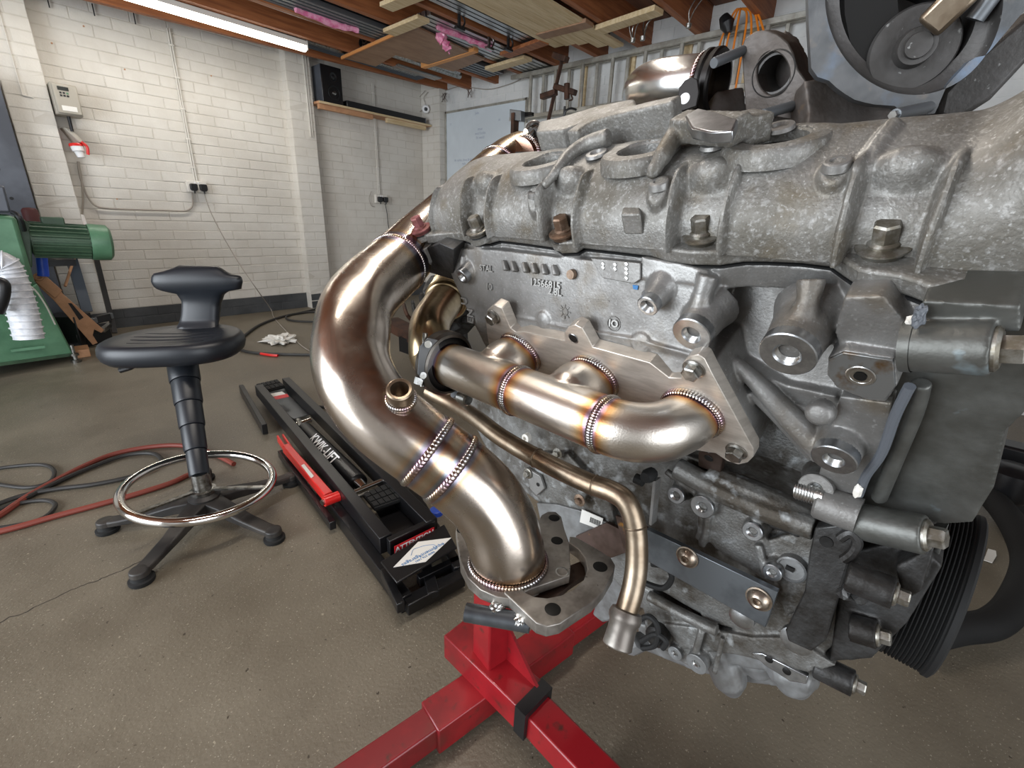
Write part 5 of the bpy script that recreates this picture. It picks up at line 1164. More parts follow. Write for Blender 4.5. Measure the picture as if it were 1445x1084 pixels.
# dense sweep
def resample(path, n):
    A_ = np.array(path); d = np.concatenate([[0], np.cumsum(np.linalg.norm(np.diff(A_, axis=0), axis=1))]); q = np.linspace(0, d[-1], n)
    return [np.array([np.interp(x, d, A_[:, k]) for k in range(3)]) for x in q], d
idx_t = [i / (nP - 1) for i in range(nP)]
dn, dd = resample(path, 260); tmap = np.interp(np.linspace(0, dd[-1], 260), dd, idx_t)
RD = .038
MB().tube(dn, RD, 56, colf=lambda t: dcol(float(np.interp(t * 259, range(260), tmap)))).build('tube', M['ssdark'], dpp, 60)
for (i, t_), nm in zip(welds, 'abcd'):
    tg = path[min(i + 1, nP - 1)] - path[i - 1]
    bead(path[i], tg, RD, .0021 if nm in 'ab' else .0030, dpp, 80 if nm in 'ab' else 60)
bz = P(718, 795, .468)
# oxygen sensor bung on the near side
pc = P(571, 548, .405); axb = (P(575, 541, .395) - P(566, 566, .425)); axb /= np.linalg.norm(axb)
base_b = P(566, 562, .412)
bd = CAM - base_b; bd = bd / np.linalg.norm(bd); bd = bd * .75 + UP * .55 + U * .12; bd /= np.linalg.norm(bd)
MB().lathe(base_b, bd, [(-.006, .0125), (.010, .0122), (.0145, .0118), (.0155, .0105), (.0150, .0082), (.0, .0078), (-.002, .0078), (-.002, 0)], 40).build('sensor_bung', M['pipe'], dpp, 30)
bead(base_b - bd * .0005, bd, .0132, .0024, dpp, 34)
# end fitting by the clamp at the top end
MB().tube([P(734, 222, .76), P(757, 219, .79)], .030, 32, colf=lambda t: (.75, .55, .50, 1)).build('end_collar', M['ssdark'], dpp); bead(P(742, 221, .77), P(757, 219, .79) - P(734, 222, .76), .031, .004, dpp, 50)
MB().lathe(P(754, 219, .785), P(757, 219, .79) - P(734, 222, .76), [(-.006, .030), (-.006, .041), (.004, .041), (.004, .030)], 40, closed=True).build('end_flange', M['darkplate'], dpp)
tcl = thing('v_band_clamp', 'small bright clamp and bolt on top of the far end of the downpipe', 'clamp', P(752, 188, .8))
MB().torus(P(754, 184, .78), CAM - P(754, 184, .78) + U * -.3, .012, .0035, 28, 8).build('toggle_loop', M['zinc'], tcl); MB().tube([P(744, 180, .78), P(763, 180, .80)], .007, 12).build('bolt', M['zinc'], tcl)
MB().tube([P(742, 186, .77), P(760, 178, .79)], .005, 10).build('nut_bar', M['chrome'], tcl); MB().tube(spline([P(746, 192, .76), P(752, 186, .76), P(757, 181, .77)], 4), .003, 8).build('spring', M['zinc'], tcl)
MB().prism([P(728, 214, .70), P(752, 214, .70), P(756, 222, .70), P(732, 226, .70)], np.array([0, .01, -.01])).build('end_bracket', M['castdark'], eng)

# ---- flange stack under the downpipe
FZ = onZ; fz = float(P(717, 792, .466)[2])
print('flange z', fz)
ft = thing('turbo_flange', 'flat laser-cut steel flange with a big arc cut out and corner bolt holes', 'flange', onZ(800, 850, fz))
g = fz - .001
m1 = [(645, 762), (643, 748), (646, 740), (654, 737), (664, 742), (668, 752), (700, 750), (735, 740), (760, 735), (764, 727), (773, 722), (784, 722), (792, 729), (797, 748), (803, 765), (805, 800), (804, 812), (775, 822), (746, 832), (725, 846), (700, 842), (678, 832), (660, 815), (650, 792)]
pf = MB().prism([onZ(x, y, g) for x, y in m1], (0, 0, -.010)).build('pipe_flange', M['plate'], dpp, 25, bevel=.0008)
MB().prism([onZ(x, y, g - .0105) for x, y in [(648, 770), (700, 765), (760, 760), (790, 790), (760, 838), (725, 852), (700, 846), (678, 837), (661, 822), (650, 800)]], (0, 0, -.008)).build('pipe_flange_lower', M['plate'], dpp, 25, bevel=.0008)
cw = onZ(713, 791, g)
for (x, y, r) in ((652, 748, .0052), (782, 731, .0058), (786, 763, .0058)):
    MB().lathe(onZ(x, y, g), (0, 0, 1), [(.0002, 0), (.0002, r), (.0, r + .0008)], 24).build('bolt_hole', M['bore'], dpp)
MB().lathe(onZ(793, 807, g), (0, 0, 1), [(-.002, .0072), (.0002, .0066), (.0004, .0052), (-.004, .0050), (-.008, .0046), (-.008, 0)], 30).build('threaded_hole', M['thread'], dpp)
wc_ = np.array([path[-1][0], path[-1][1], g]); print('pipe base', pix(wc_))
bead(wc_ + UP * .001, UP, RD + .0018, .0032, dpp, 74)
f2 = [(711, 836), (716, 829), (727, 825), (733, 828), (741, 836), (754, 842), (772, 844), (792, 840), (810, 832), (824, 818), (829, 803), (826, 788), (816, 775), (803, 766), (804, 757), (813, 758), (838, 772), (862, 787), (868, 797), (866, 808), (852, 832), (836, 850), (808, 868), (790, 880), (772, 884), (757, 879), (746, 869), (722, 846)]
MB().prism([onZ(x, y, g + .0015) for x, y in f2], (0, 0, -.0125)).build('flange_plate', M['plate'], ft, 25, bevel=.0009)
for x, y in ((847, 800), (780, 860)): MB().lathe(onZ(x, y, g + .0015), (0, 0, 1), [(.0003, 0), (.0003, .0066), (.0001, .0074)], 28).build('bolt_hole', M['bore'], ft)
tag(MB().prism([onZ(x, y, g - .012) for x, y in ((735, 835), (800, 800), (845, 782), (850, 796), (805, 825), (775, 850))], (0, 0, -.006)).build('steel_strip', M['brownplate'], smooth=0), 'brown tinted steel strip under the cut-out of the flange', 'strip')
t = thing('welded_tube', 'short blue grey steel tube tacked across the underside of the flange', 'tube', onZ(700, 870, g - .02))
ra, rb_ = onZ(657, 864, g - .018), onZ(748, 880, g - .018); MB().tube([ra, rb_], .0085, 28, wall=.0018).build('tube', M['bluesteel'], t)
for x, y in ((701, 858), (740, 871)): lump(onZ(x, y, g - .012), .009, .007, .006, x, M['thread'], 'tack_weld', t, 3)
MB().tube([onZ(662, 858, g - .014), onZ(672, 862, g - .014)], .003, 8).build('pin', M['darkplate'], t)

# ---- coolant pipe
ct = thing('coolant_pipe', 'dull brown bent steel pipe ending in a flared nozzle beside the flange', 'pipe', P(890, 760, .45))
cpath = spline([P(606, 552, .63), P(640, 570, .605), P(672, 590, .57), P(710, 619, .535), P(774, 655, .49), P(829, 681, .462), P(862, 693, .448), P(882, 706, .440), P(893, 728, .437), P(898, 760, .437), P(898, 800, .437), P(893, 832, .436), P(884, 862, .434), P(881, 870, .434)], 8)
MB().tube(cpath, .0106, 30).build('tube', M['pipe'], ct, 60)
na, nb_ = P(885, 860, .434), P(872, 908, .428); nd = (nb_ - na) / np.linalg.norm(nb_ - na)
MB().lathe(na, nd, [(0, .0104), (.001, .0140), (.006, .0156), (.010, .0150), (.013, .0132), (.020, .0130), (.030, .0136), (.0335, .0138), (.0345, .0130), (.030, .0118), (.01, .010), (.01, 0)], 40).build('nozzle', M['plate'], ct, 30)
for i in (30, 42, 68): MB().torus(cpath[i], cpath[i + 1] - cpath[i], .0104, .0010, 30, 6).build('sleeve_edge', M['pipe'], ct)
for (x, y) in ((899, 790), (886, 748), (888, 805)):
    MB().lathe(P(x, y, .425), CAM - P(x, y, .425), [(0, 0), (.0, .0016)], 8)
# ---- lower block, on the outer side of the crankcase
mb = MB(); BOSS = []
def bI(px, py, iv, r, rb, L_=.03, rk=None, cap=.006, m='machined'):
    boss(px, py, 0, r, rb, L_, rk or r * 1.35, cap, m, None, -I_, onI(px, py, iv))
blk = [(640, 545), (900, 560), (960, 640), (1060, 672), (1130, 705), (1215, 740), (1190, 900), (1160, 925), (1090, 905), (1010, 880), (925, 830), (905, 860), (850, 800), (775, 722), (735, 690), (690, 640)]
mb.prism([onI(x, y, .075) for x, y in blk], I_ * .10)
def pI(pts, iv, th=.02): mb.prism([onI(x, y, iv) for x, y in pts], I_ * th)
def rI(pts, iv, r): 
    ivs = iv if hasattr(iv, '__len__') else [iv] * len(pts); mb.tube(spline([onI(x, y, v) for (x, y), v in zip(pts, ivs)], 5), r, 10)
pI([(742, 640), (800, 640), (860, 705), (870, 745), (820, 742), (775, 720), (735, 680)], .062)             # left rear casting
pI([(1000, 700), (1075, 735), (1090, 800), (1095, 830), (1010, 775), (985, 750)], .060)                      # flat panel
rI([(955, 660), (1010, 690), (1080, 720), (1150, 745)], .058, .012)                                          # long swelling under the flange
rI([(1000, 672), (1080, 705), (1140, 735)], .066, .014)
rI([(940, 665), (985, 700), (990, 745), (985, 760)], .062, .004); rI([(1000, 725), (996, 755), (990, 770)], .058, .004); rI([(1070, 768), (1078, 800), (1082, 815)], .055, .004)
pI([(1075, 765), (1150, 745), (1180, 790), (1160, 850), (1110, 870), (1085, 820)], .062)
bI(953, 700, .050, .0095, .0045, .02); bI(990, 716, .044, .0120, .0048, .02); bI(1061, 751, .048, .0095, .0042, .02); bI(1089, 809, .046, .0085, .0036, .02)
bI(1150, 690, .040, .0130, .0048, .03, cap=.008, m='cast')
pI([(935, 880), (1010, 890), (1060, 900), (1120, 900), (1180, 940), (1140, 950), (1040, 925), (960, 915)], .07, .06)
# lower left crankcase skirt
pI([(905, 830), (1010, 885), (1015, 925), (985, 950), (940, 920), (912, 905)], .074, .05); rI([(915, 840), (960, 865), (1012, 890)], .066, .007); rI([(990, 890), (980, 925)], .062, .004); rI([(1020, 900), (1008, 950)], .066, .003)
bI(982, 938, .056, .0120, .0042, .03, cap=.006, m='castblue'); bI(952, 923, .066, .0090, .0036, .02, m='castblue')
mb.prism([onI(x, y, .17) for x, y in ((880, 560), (1100, 520), (1240, 640), (1240, 800), (900, 700))], I_ * .05)
block = mb.build('engine_block', M['castdirty'], eng, 60); remesh(block, .0014, 4, .6)
boss_caps(block, BOSS)
# oval plug
MB().lathe(onI(1117, 803, .056), -I_, [(-.006, .0130), (.002, .0130), (.003, .0115), (.001, .0105), (.001, 0)], 32).build('core_plug', M['castblue'], block)
MB().box(onI(1115, 802, .0545), (.004, .007, .004), (I_, U, UP)).build('plug_recess', M['bore'], block)
# sump lobes
mb = MB()
def lobe(px, py, iv, r, h): 
    c = onI(px, py, iv); bmx = bmesh.new(); bmesh.ops.create_icosphere(bmx, subdivisions=3, radius=1)
    vs = [c + I_ * v.co.x * r * .9 + U * v.co.y * r + UP * v.co.z * h for v in bmx.verts]; fs = [tuple(v.index for v in f.verts) for f in bmx.faces]; mb.add(vs, fs); bmx.free()
mb.tube([onI(1010, 895, .10), onI(1020, 930, .10), onI(1030, 960, .10), onI(1034, 975, .105)], [.020, .022, .020, .010], 16)
mb.tube([onI(1060, 905, .115), onI(1068, 930, .115), onI(1072, 950, .115)], [.022, .022, .014], 16)
mb.tube([onI(1105, 925, .095), onI(1112, 945, .095), onI(1124, 965, .095), onI(1128, 975, .10)], [.018, .022, .019, .010], 16)
mb.tube([onI(1112, 945, .095), onI(1140, 958, .095), onI(1150, 962, .10)], [.020, .016, .008], 16)
mb.prism([onI(x, y, .085) for x, y in ((1015, 900), (1060, 905), (1080, 930), (1150, 945), (1152, 962), (1100, 950), (1060, 945), (1010, 935))], I_ * .05)
mb.prism([onI(x, y, .12) for x, y in ((900, 880), (1160, 940), (1140, 975), (1060, 965), (985, 950), (900, 915))], I_ * .08)
o = mb.build('oil_sump', M['castblue'], eng, 60); remesh(o, .0016, 6, .7)
MB().prism([onI(x, y, .068) for x, y in ((1060, 922), (1075, 922), (1140, 955), (1138, 966), (1115, 962), (1080, 940))], I_ * .006).build('sump_rail', M['machined'], o, bevel=.001)
for x, y in ((1085, 931), (1110, 948)): MB().lathe(onI(x, y, .0675), -I_, [(0, .004), (.0005, .003), (.0003, 0)], 14).build('rail_hole', M['bore'], o)
# dark flat bracket on the front corner
mb = MB(); mb.prism([onI(x, y, .045) for x, y in ((1150, 745), (1192, 740), (1205, 760), (1196, 800), (1180, 850), (1165, 905), (1145, 920), (1112, 905), (1108, 890), (1135, 835), (1142, 780))], I_ * .02)
o = mb.build('front_corner_plate', M['castdark'], eng, 30, bevel=.0015)
MB().lathe(onI(1166, 765, .0446), -I_, [(.0, .0052), (.0005, .0050), (.0003, 0)], 24).build('plate_hole', M['bore'], o)
MB().lathe(onI(1126, 900, .055), -I_, [(0, 0), (0, .014), (.006, .014), (.007, .011), (.007, 0)], 30).build('dowel_ring', M['machined'], o)
# bolts, plugs and hardware on the block
hb2 = hexbolt_mesh(.0052, .0065, .0080, .002, M['boltgrey']); hb3 = hexbolt_mesh(.0045, .006, .0085, .0015, M['rustbolt'])
for x, y, iv, me in ((787, 640, .055, hb2), (745, 668, .055, hb2), (818, 706, .050, hb3)): inst('block_bolt', me, axisM(onI(x, y, iv), -I_, x), block)
MB().lathe(onI(745, 617, .055), -I_, [(0, 0), (0, .0068), (.006, .0062), (.007, .0030), (.003, .0028), (.003, 0)], 24).build('cable_bush', M['whiteplastic'], block)
MB().prism([onI(x, y, .056) for x, y in ((742, 660), (762, 672), (768, 690), (757, 700), (748, 690))], I_ * .005).build('lifting_tab', M['cast'], block, bevel=.001); MB().lathe(onI(759, 684, .0555), -I_, [(0, .003), (.0003, 0)], 14).build('tab_hole', M['bore'], block)
# rusty lug under the manifold
MB().prism([onS(x, y, -.094) for x, y in ((985, 640), (993, 630), (1021, 640), (1016, 670), (985, 658))], S * .01).build('heat_shield_lug', M['brownplate'], head, bevel=.001)
MB().lathe(onS(1000, 647, -.0945), -S, [(0, .0045), (.0004, .0042), (.0003, 0)], 22).build('lug_hole', M['bore'], head)
# black plastic tie and studs
mbk = MB(); mbk.lathe(onI(914, 672, .035), -I_, [(-.01, 0), (-.01, .007), (0, .008), (.006, .006), (.006, 0)], 10); mbk.lathe(onI(908, 680, .04), U, [(0, 0), (0, .006), (.01, .006), (.01, 0)], 10); mbk.build('plastic_clip', M['rubber'], block)
MB().bar(onI(927, 676, .045), onI(921, 738, .045), .003, .012, I_).build('thin_bracket', M['cast'], block)
MB().tube([onS(1163, 702, -.098), onS(1124, 690, -.098)], .0082, 18).build('stud', M['thread'], head)
for k in range(7): MB().torus(onS(1127 + k * 4, 691 + k * 1.3, -.098), onS(1163, 702, -.098) - onS(1124, 690, -.098), .0082, .0008, 20, 6).build('stud_thread', M['thread'], head)
# rough blocks in the dark valley
mb = MB(); mb.prism([onI(x, y, .07) for x, y in ((1050, 680), (1140, 715), (1135, 740), (1050, 700))], I_ * .02); mb.prism([onI(x, y, .06) for x, y in ((1075, 720), (1130, 740), (1128, 760), (1085, 745))], I_ * .02)
o = mb.build('rough_cast_pads', M['castdark'], block, 60); remesh(o, .0016, 3)
# rear cover plate with bar code label, rear sump side
rp = MB().prism([onI(x, y, .058) for x, y in ((757, 710), (785, 712), (822, 722), (857, 738), (840, 760), (811, 775), (770, 770))], I_ * .01).build('rear_plate', M['castblue'], eng, bevel=.001)
MB().prism([onI(x, y, .0568) for x, y in ((821, 719), (851, 732), (848, 748), (818, 737))], I_ * .001).build('part_label', M['paper'], rp)
for k in range(9):
    a = onI(834 + k * 1.6, 730 + k * .7, .0565); b_ = onI(832.5 + k * 1.6, 737 + k * .7, .0565); MB().bar(a, b_, .0007 if k % 2 else .0012, .0003, I_).build('label_stripe', M['black'], rp)
MB().prism([onI(x, y, .11) for x, y in ((868, 790), (884, 800), (890, 870), (850, 880), (835, 868), (850, 820))], I_ * .02).build('rear_sump_side', M['castblue'], eng, 30, bevel=.004)
# wiring loops and hardware beneath the pipe
mb = MB()
for pts in (((903, 820), (935, 830), (948, 815), (940, 800), (920, 796)), ((895, 880), (915, 870), (928, 885), (925, 910), (905, 915)), ((905, 905), (925, 895), (940, 905), (935, 915))): MB().tube(spline([onI(x, y, .055) for x, y in pts], 6), .0035, 8).build('wiring_loom', M['rubber'], eng)
MB().lathe(onI(905, 905, .06), (onI(880, 918, .06) - onI(905, 905, .06)), [(0, 0), (0, .012), (.02, .012), (.03, .008), (.03, 0)], 8).build('sensor', M['castblue'], eng); MB().lathe(onI(925, 900, .06), -I_, [(-.03, 0), (-.03, .012), (0, .014), (.006, .008), (.006, 0)], 16).build('sensor', M['castdark'], eng)
# ---- stand arm plates bolted along the block (part of the stand)
es = bpy.data.objects['engine_stand']
pl = MB().prism([onI(x, y, .030) for x, y in ((912, 747), (1097, 836), (1080, 886), (913, 792))], I_ * .007).build('arm_plate', M['bluesteel'], es, 25, bevel=.0007, label='blue grey steel arm plate with two dome head screws')
# arm continues, brown, behind the pipe to the stand head
br = [onI(820, 762, .075), onI(856, 737, .075), onI(880, 752, .06), onI(920, 748, .0305), onI(918, 795, .0305), onI(872, 785, .06)]
MB().prism([onI(x, y, .0375) for x, y in ((868, 728), (914, 746), (914, 793), (880, 775))], I_ * .005).build('arm_plate', M['brownplate'], es, 25, bevel=.0006, label='brown tinted end of the arm plate')
pA = onZ(812, 768, float(onI(860, 760, .045)[2]) - .01)
MB().prism([onI(x, y, .05) for x, y in ((812, 757), (856, 738), (884, 752), (884, 780), (850, 792), (820, 775))], I_ * .006).build('arm_plate', M['brownplate'], es, 25, bevel=.0006, label='dark brown rear arm plate')
a1_ = onI(850, 768, .085); MB().bar(a1_, hc - U * .09, .012, .05, (0, 0, 1)).build('arm_strap', M['brownplate'], es, bevel=.001)
dome = MB().lathe((0, 0, 0), (0, 0, 1), [(0, .0118), (.0012, .0118), (.0015, .0104), (.0028, .0100), (.0062, .0078), (.0075, .0052), (.0068, .0034), (.0030, .0032), (.0030, 0)], 36)
dm = dome.mesh('dome_screw', M['dome'], 40)
for x, y in ((970, 786), (1071, 845)): inst('dome_screw', dm, axisM(onI(x, y, .0296), -I_), es)
MB().lathe(onI(1046, 872, .040), -I_, [(-.01, 0), (-.01, .013), (0, .012), (.002, .009), (.002, 0)], 28).build('core_plug', M['machined'], block)

# ---- timing cover and front end
mb = MB(); BOSS = []
mb.prism([onS(x, y, -.074) for x, y in ((1275, 440), (1470, 448), (1470, 560), (1418, 610), (1402, 690), (1372, 738), (1330, 740), (1212, 715), (1235, 620), (1262, 540))], S * .05)
rib([(1300, 540), (1290, 580), (1262, 650), (1240, 704)], [-.083] * 4, .0055)
def cylU(px0, py0, px1, py1, sv, r, taper=1.0):
    a = onS(px0, py0, sv); b_ = onS(px1, py1, sv); mb.lathe(a, b_ - a, [(0, 0), (0, r), (np.linalg.norm(b_ - a), r * taper), (np.linalg.norm(b_ - a), 0)], 32); return a, b_
c1 = cylU(1284, 488, 1402, 492, -.098, .0145); c2 = cylU(1210, 735, 1306, 755, -.098, .0150)
mb.prism([onS(x, y, -.092) for x, y in ((1300, 425), (1440, 432), (1440, 470), (1300, 462))], S * .04)
mb.prism([onS(x, y, -.080) for x, y in ((1270, 790), (1330, 770), (1310, 830), (1260, 870), (1225, 860))], S * .03)
fc = mb.build('timing_cover', M['front'], eng, 60); remesh(fc, .0013, 4, .6)
mb = MB(); a0_, a1_ = onS(1152, 706, -.098), onS(1212, 728, -.098); mb.lathe(a0_, a1_ - a0_, [(0, 0), (0, .0135), (.002, .0150), (np.linalg.norm(a1_ - a0_), .0150), (np.linalg.norm(a1_ - a0_), 0)], 36); mb.build('mount_sleeve', M['cast'], head, 30)
MB().lathe(c1[0], -(c1[1] - c1[0]), [(-.002, .0150), (.003, .0150), (.003, .0149), (.004, 0)], 36).build('sleeve_joint', M['front'], fc)
hb4 = hexbolt_mesh(.0080, .0120, .0120, .003, M['boltgrey']); hb5 = hexbolt_mesh(.0075, .012, .010, .003, M['rustbolt'])
def endbolt(p, ax, me, sc=1): inst('end_bolt', me, axisM(p, ax, .4, sc), fc)
endbolt(c1[1], c1[1] - c1[0], hb4); endbolt(c2[1], c2[1] - c2[0], hb4)
# sealant bead and split line
MB().tube(spline([onS(x, y, -.094) for x, y in ((1284, 545), (1276, 560), (1262, 590), (1244, 640), (1222, 672), (1212, 698))], 6), .0032, 10).build('sealant_bead', M['rtv'], fc)
lump(onS(1297, 446, -.100), .0028, .0028, .0055, 3, M['rtv'], 'sealant_blob', fc, 3); lump(onS(1287, 452, -.096), .003, .003, .003, 7, M['whiteplastic'], 'sealant_blob', fc, 2)
lump(onS(1210, 693, -.1), .002, .003, .006, 5, M['whiteplastic'], 'sealant_blob', fc, 2)
# lower front bosses in oily black
mb = MB()
def oily(a, b_, r): 
    mb.lathe(a, b_ - a, [(0, 0), (0, r), (np.linalg.norm(b_ - a), r), (np.linalg.norm(b_ - a), 0)], 28)
q1 = onI(1195, 812, .03), onI(1262, 838, .03); q2 = onI(1200, 885, .06), onI(1238, 896, .06); q3 = onI(1150, 938, .08), onI(1205, 965, .08)
oily(*q1, .0125); oily(*q2, .012); oily(*q3, .0125)
mb.prism([onI(x, y, .07) for x, y in ((1190, 780), (1290, 760), (1330, 800), (1280, 880), (1230, 930), (1170, 935), (1180, 860))], I_ * .08)
mb.prism([onI(x, y, .045) for x, y in ((1262, 800), (1320, 770), (1300, 835), (1275, 850))], I_ * .03)
o = mb.build('front_lower_casting', M['castdark'], eng, 60); remesh(o, .0016, 4)
for (a, b_), sc in ((q1, .78), (q2, .78), (q3, .78)): inst('end_bolt', hb4 if sc else hb5, axisM(b_, b_ - a, .3, sc), o)
for x, y in ((1194, 836), (1212, 842)): lump(onI(x, y, .035), .006, .006, .007, x, M['castdark'], 'oil_lump', o, 2)
mb = MB(); mb.tube(spline([onI(x, y, .038) for x, y in ((1185, 760), (1200, 752), (1210, 765), (1203, 780), (1190, 790))], 5), .004, 8); mb.build('corroded_hook', M['castdark'], o)
# crank pulley with ribs
pcn = (EO - U*.157 + I_*.198 - UP*.400); pr_ = []
Rp = .084
pr_ = [(-.004, 0), (-.004, Rp * .80), (-.002, Rp * .985), (.000, Rp)]
for k in range(10): pr_ += [(.002 + k * .0030, Rp), (.0033 + k * .0030, Rp - .0026), (.0046 + k * .0030, Rp)]
pr_ += [(.033, Rp), (.034, Rp * 1.02), (.038, Rp * 1.02), (.040, Rp * .98), (.040, Rp * .6), (.03, Rp * .5), (.03, 0)]
MB().lathe(pcn, -U, pr_, 120).build('crank_pulley', M['rubber'], eng, 30)
# crankcase body, valley and far bank, mostly hidden behind the near bank
def eprism(cs, u0, u1, name, m, parent=eng, bev=.006): return MB().prism([EO + I_ * a + UP * b_ + U * u0 for a, b_ in cs], U * (u1 - u0)).build(name, m, parent, 30, bevel=bev)
eprism([(.14, -.50), (.34, -.50), (.36, -.30), (.33, -.12), (.12, -.12), (.13, -.30)], -.09, .29, 'crankcase_body', M['castdirty'])
eprism([(.31, -.16), (.40, -.05), (.46, -.045), (.53, -.12), (.52, -.20), (.38, -.30)], -.10, .30, 'far_bank', M['cast'])
for (px_, py_, Z_) in ((1210, 175, .44), (1095, 165, .46)):
    q_ = P(px_, py_, Z_); MB().cyl(q_, q_ - UP * .20, .014, 16).build('turbo_pedestal', M['castdark'], eng)
q_ = P(1300, 60, .40); MB().cyl(q_ - UP * .03, q_ - UP * .26, .02, 16).build('turbo_pedestal', M['castdark'], eng)
# ---- turbo group above the cover
def camv(x, y, z): v = WC @ np.array([x, y, z]); return v / np.linalg.norm(v)
tb = thing('turbocharger', 'dark cast turbine housing with a flap valve and a bored inlet flange above the cover', 'turbocharger', P(1200, 120, .4))
n1 = camv(-.72, .42, -.55); p1_ = P(1092, 105, .42)
def on1(x, y, off=0): return cast(x, y, p1_ + n1 * off, n1)
def ringprism(cx, cy, inner, outer, fn, back, m, name, parent, n=72, bev=.0012):
    mb = MB(); pi_ = []; po = []
    for k in range(n):
        a = 2 * pi * k / n; dx, dy = cos(a), sin(a); pi_.append(inner(a)); best = None
        for j in range(len(outer)):
            (x1, y1), (x2, y2) = outer[j], outer[(j + 1) % len(outer)]; ex, ey = x2 - x1, y2 - y1; den = dx * ey - dy * ex
            if abs(den) < 1e-9: continue
            t = ((x1 - cx) * ey - (y1 - cy) * ex) / den; s_ = ((x1 - cx) * dy - (y1 - cy) * dx) / den
            if t > 0 and -1e-6 <= s_ <= 1.000001 and (best is None or t > best): best = t
        po.append((cx + dx * best, cy + dy * best))
    vi = [fn(*q) for q in pi_]; vo = [fn(*q) for q in po]; vs = vi + vo + [v + back for v in vi] + [v + back for v in vo]
    fs = []
    for k in range(n):
        j = (k + 1) % n; fs += [(k, j, n + j, n + k), (2 * n + k, 3 * n + k, 3 * n + j, 2 * n + j), (n + k, n + j, 3 * n + j, 3 * n + k), (k, 2 * n + k, 2 * n + j, j)]
    return mb.add(vs, fs).build(name, m, parent, 35, bevel=bev), vi
out1 = [(1046, 70), (1050, 55), (1066, 44), (1082, 42), (1098, 48), (1112, 60), (1120, 76), (1126, 98), (1140, 118), (1142, 150), (1138, 164), (1128, 171), (1108, 168), (1085, 163), (1052, 162), (1050, 130)]
o, vi = ringprism(1092, 104, lambda a: (1091 + 23 * cos(a) + 4 * sin(a) * .3, 104 + 31 * sin(a)), out1, on1, -n1 * .022, M['turbo'], 'inlet_flange', tb)
cen = sum(vi) / len(vi); rin = float(np.mean([np.linalg.norm(v - cen) for v in vi]))
MB().lathe(cen, -n1, [(.0, rin * 1.18), (-.0006, rin * 1.12), (.003, rin * 1.02), (.0032, rin * .9), (.03, rin * .9), (.05, rin * .7), (.05, 0)], 48).build('inlet_bore', M['turboin'], tb, 40)
for (x0, y0, x1, y1) in ((1047, 72, 1012, 87), (1117, 150, 1082, 160)):
    a = on1(x0, y0, 0); b_ = a + n1 * .045; q = pix(b_); k = 1
    d = cast(x1, y1, p1_ + n1 * .034, n1) - a; d /= np.linalg.norm(d); rr = []
    pts_ = [a - d * .01 + d * .05 * i / 24 for i in range(25)]
    MB().tube(pts_, [.0042 + .0004 * (i % 2) for i in range(25)], 14).build('stud', M['steelbar'], tb, 30)
mb = MB()
mb.prism([P(x, y, .43) for x, y in ((1108, 40), (1128, 52), (1142, 80), (1160, 112), (1160, 150), (1140, 160), (1122, 110), (1104, 60))], camv(0, 0, 1) * .05)
mb.prism([P(x, y, .40) for x, y in ((1136, 112), (1160, 108), (1190, 130), (1225, 146), (1262, 152), (1300, 175), (1268, 192), (1135, 196), (1142, 160))], camv(0, 0, 1) * .06)
mb.prism([P(x, y, .47) for x, y in ((1010, 128), (1050, 120), (1060, 190), (1020, 190), (1000, 160))], camv(0, 0, 1) * .05)
o = mb.build('housing_body', M['turbo'], tb, 60); remesh(o, .002, 6, .7)
n2 = camv(-.42, .40, -.81); p2c = P(1290, 60, .345)
def on2(x, y, off=0): return cast(x, y, p2c + n2 * off, n2)
out2 = [(1138, -90), (1141, 30), (1145, 100), (1152, 108), (1168, 112), (1185, 128), (1208, 142), (1236, 148), (1262, 149), (1270, 158), (1285, 162), (1322, 160), (1328, 140), (1335, 122), (1350, 105), (1372, 82), (1392, 78), (1420, 45), (1475, -20), (1475, -90)]
def in2(a): return (1290 + 126 * cos(a), -6 + 140 * sin(a) if sin(a) > 0 else -6 + 75 * sin(a))
o, vi2 = ringprism(1290, -6, in2, out2, on2, -n2 * .020, M['turboblue'], 'outlet_flange', tb)
c2_ = on2(1290, -6); n_ = len(vi2)
mb = MB(); vs = []
for k_, (sc, dp_) in enumerate(((1.0, 0), (.985, .006), (.93, .009), (.80, .012), (.78, .05), (.5, .07), (.02, .07))):
    for v in vi2: vs.append(c2_ + (v - c2_) * sc - n2 * dp_)
fs = [(i * n_ + k, i * n_ + (k + 1) % n_, (i + 1) * n_ + (k + 1) % n_, (i + 1) * n_ + k) for i in range(6) for k in range(n_)]
MB().add(vs, fs).build('outlet_bowl', M['turboin'], tb, 40)
# flap valve
MB().prism([on2(x, y, -.0135) for x, y in ((1190, -60), (1262, -60), (1268, 20), (1256, 60), (1242, 104), (1222, 96), (1200, 62), (1192, 20))], -n2 * .001).build('gas_passage', M['bore'], tb, 30)
f_c = on2(1290, 72, -.012)
MB().lathe(on2(1284, 72, -.020), n2, [(0, 0), (0, .0285), (.008, .029), (.0105, .0275), (.0105, .0135), (.019, .0127), (.021, .0120), (.021, .0088), (.0235, .0083), (.0235, 0)], 56).build('flap_valve', M['turboin'], tb, 30)
MB().prism([on2(x, y, -.022) for x, y in ((1235, 95), (1252, 60), (1275, 100), (1262, 120), (1240, 118))], n2 * .006).build('valve_seat', M['turboin'], tb, 30, bevel=.002)
MB().bar(on2(1308, 40, .004), on2(1370, -20, .012), .020, .012, n2).build('flap_arm', M['pipe'], tb, bevel=.003)
MB().tube([on2(1375, 28, -.004), on2(1425, -40, .0)], .006, 12).build('pivot_shaft', M['steelbar'], tb)
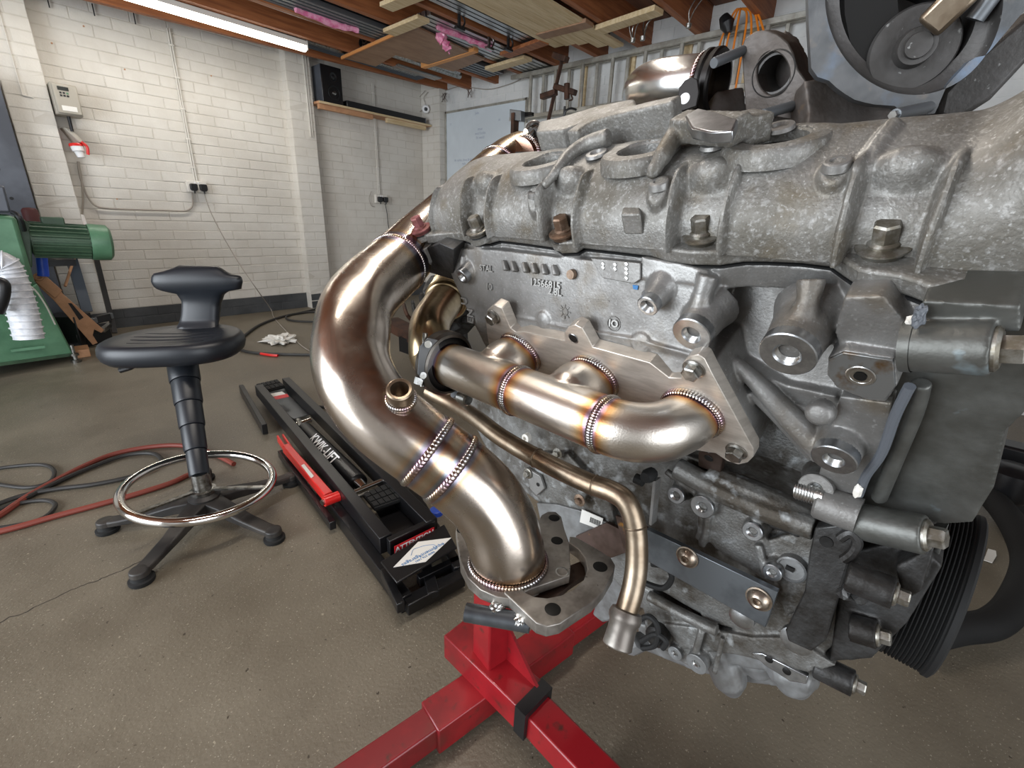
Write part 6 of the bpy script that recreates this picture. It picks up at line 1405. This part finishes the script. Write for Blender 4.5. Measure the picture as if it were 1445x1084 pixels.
a = on2(1308, 152, -.0); d = cast(1262, 162, p2c + n2 * .036, n2) - a; d /= np.linalg.norm(d)
MB().tube([a - d * .008 + d * .052 * i / 24 for i in range(25)], [.0040 + .0004 * (i % 2) for i in range(25)], 14).build('stud', M['steelbar'], tb, 30)
MB().lathe(a + d * .044, d, [(0, 0), (0, .0032), (.004, .0030), (.004, 0)], 6).build('stud_tip', M['thread'], tb)
mb = MB(); mb.prism([on2(x, y, -.05) for x, y in ((1330, 130), (1372, 85), (1475, 0), (1475, 60), (1400, 140), (1350, 172), (1322, 165))], -n2 * .05); o = mb.build('rear_shroud', M['turboin'], tb, 40, bevel=.004)
# polished elbow with v-band
el = thing('intake_elbow', 'polished stainless elbow with a band flange and drilled tab above the cover', 'pipe', P(940, 120, .5))
axe = P(1003, 117, .465) - P(965, 118, .482); axe /= np.linalg.norm(axe)
ep = spline([P(1000, 117, .468), P(975, 117.5, .477), P(950, 119, .49), (P(930, 121, .507)), P(915, 125, .53), P(908, 131, .56), P(906, 137, .60)], 8)
MB().tube(ep, .0255, 44, colf=lambda t: (1, .97, .92, 1) if t > .12 else (.95, .72, .5, 1)).build('elbow_tube', M['ss'], el, 60)
ec = P(1000, 117, .468)
bead(P(990, 117, .471), axe, .0258, .002, el, 50)
MB().lathe(ec, axe, [(-.004, .0255), (-.003, .030), (.000, .0300), (.002, .028), (.004, .028), (.005, .0305), (.009, .0305), (.011, .029), (.0115, .0250), (.005, .0235), (-.02, .0235), (-.02, 0)], 56).build('band_flange', M['darkplate'], el, 30)
tq = P(972, 150, .445); tn = camv(-.6, .2, -.77)
def onT(x, y): return cast(x, y, tq, tn)
MB().prism([onT(x, y) for x, y in ((955, 150), (958, 124), (966, 113), (976, 108), (984, 112), (986, 130), (982, 150), (962, 157), (955, 157))], -tn * .004).build('drilled_tab', M['darkplate'], el, 30, bevel=.0006)
MB().lathe(onT(966, 139), tn, [(.0002, 0), (.0002, .0040), (0, .005)], 20).build('tab_hole', M['white'], el)
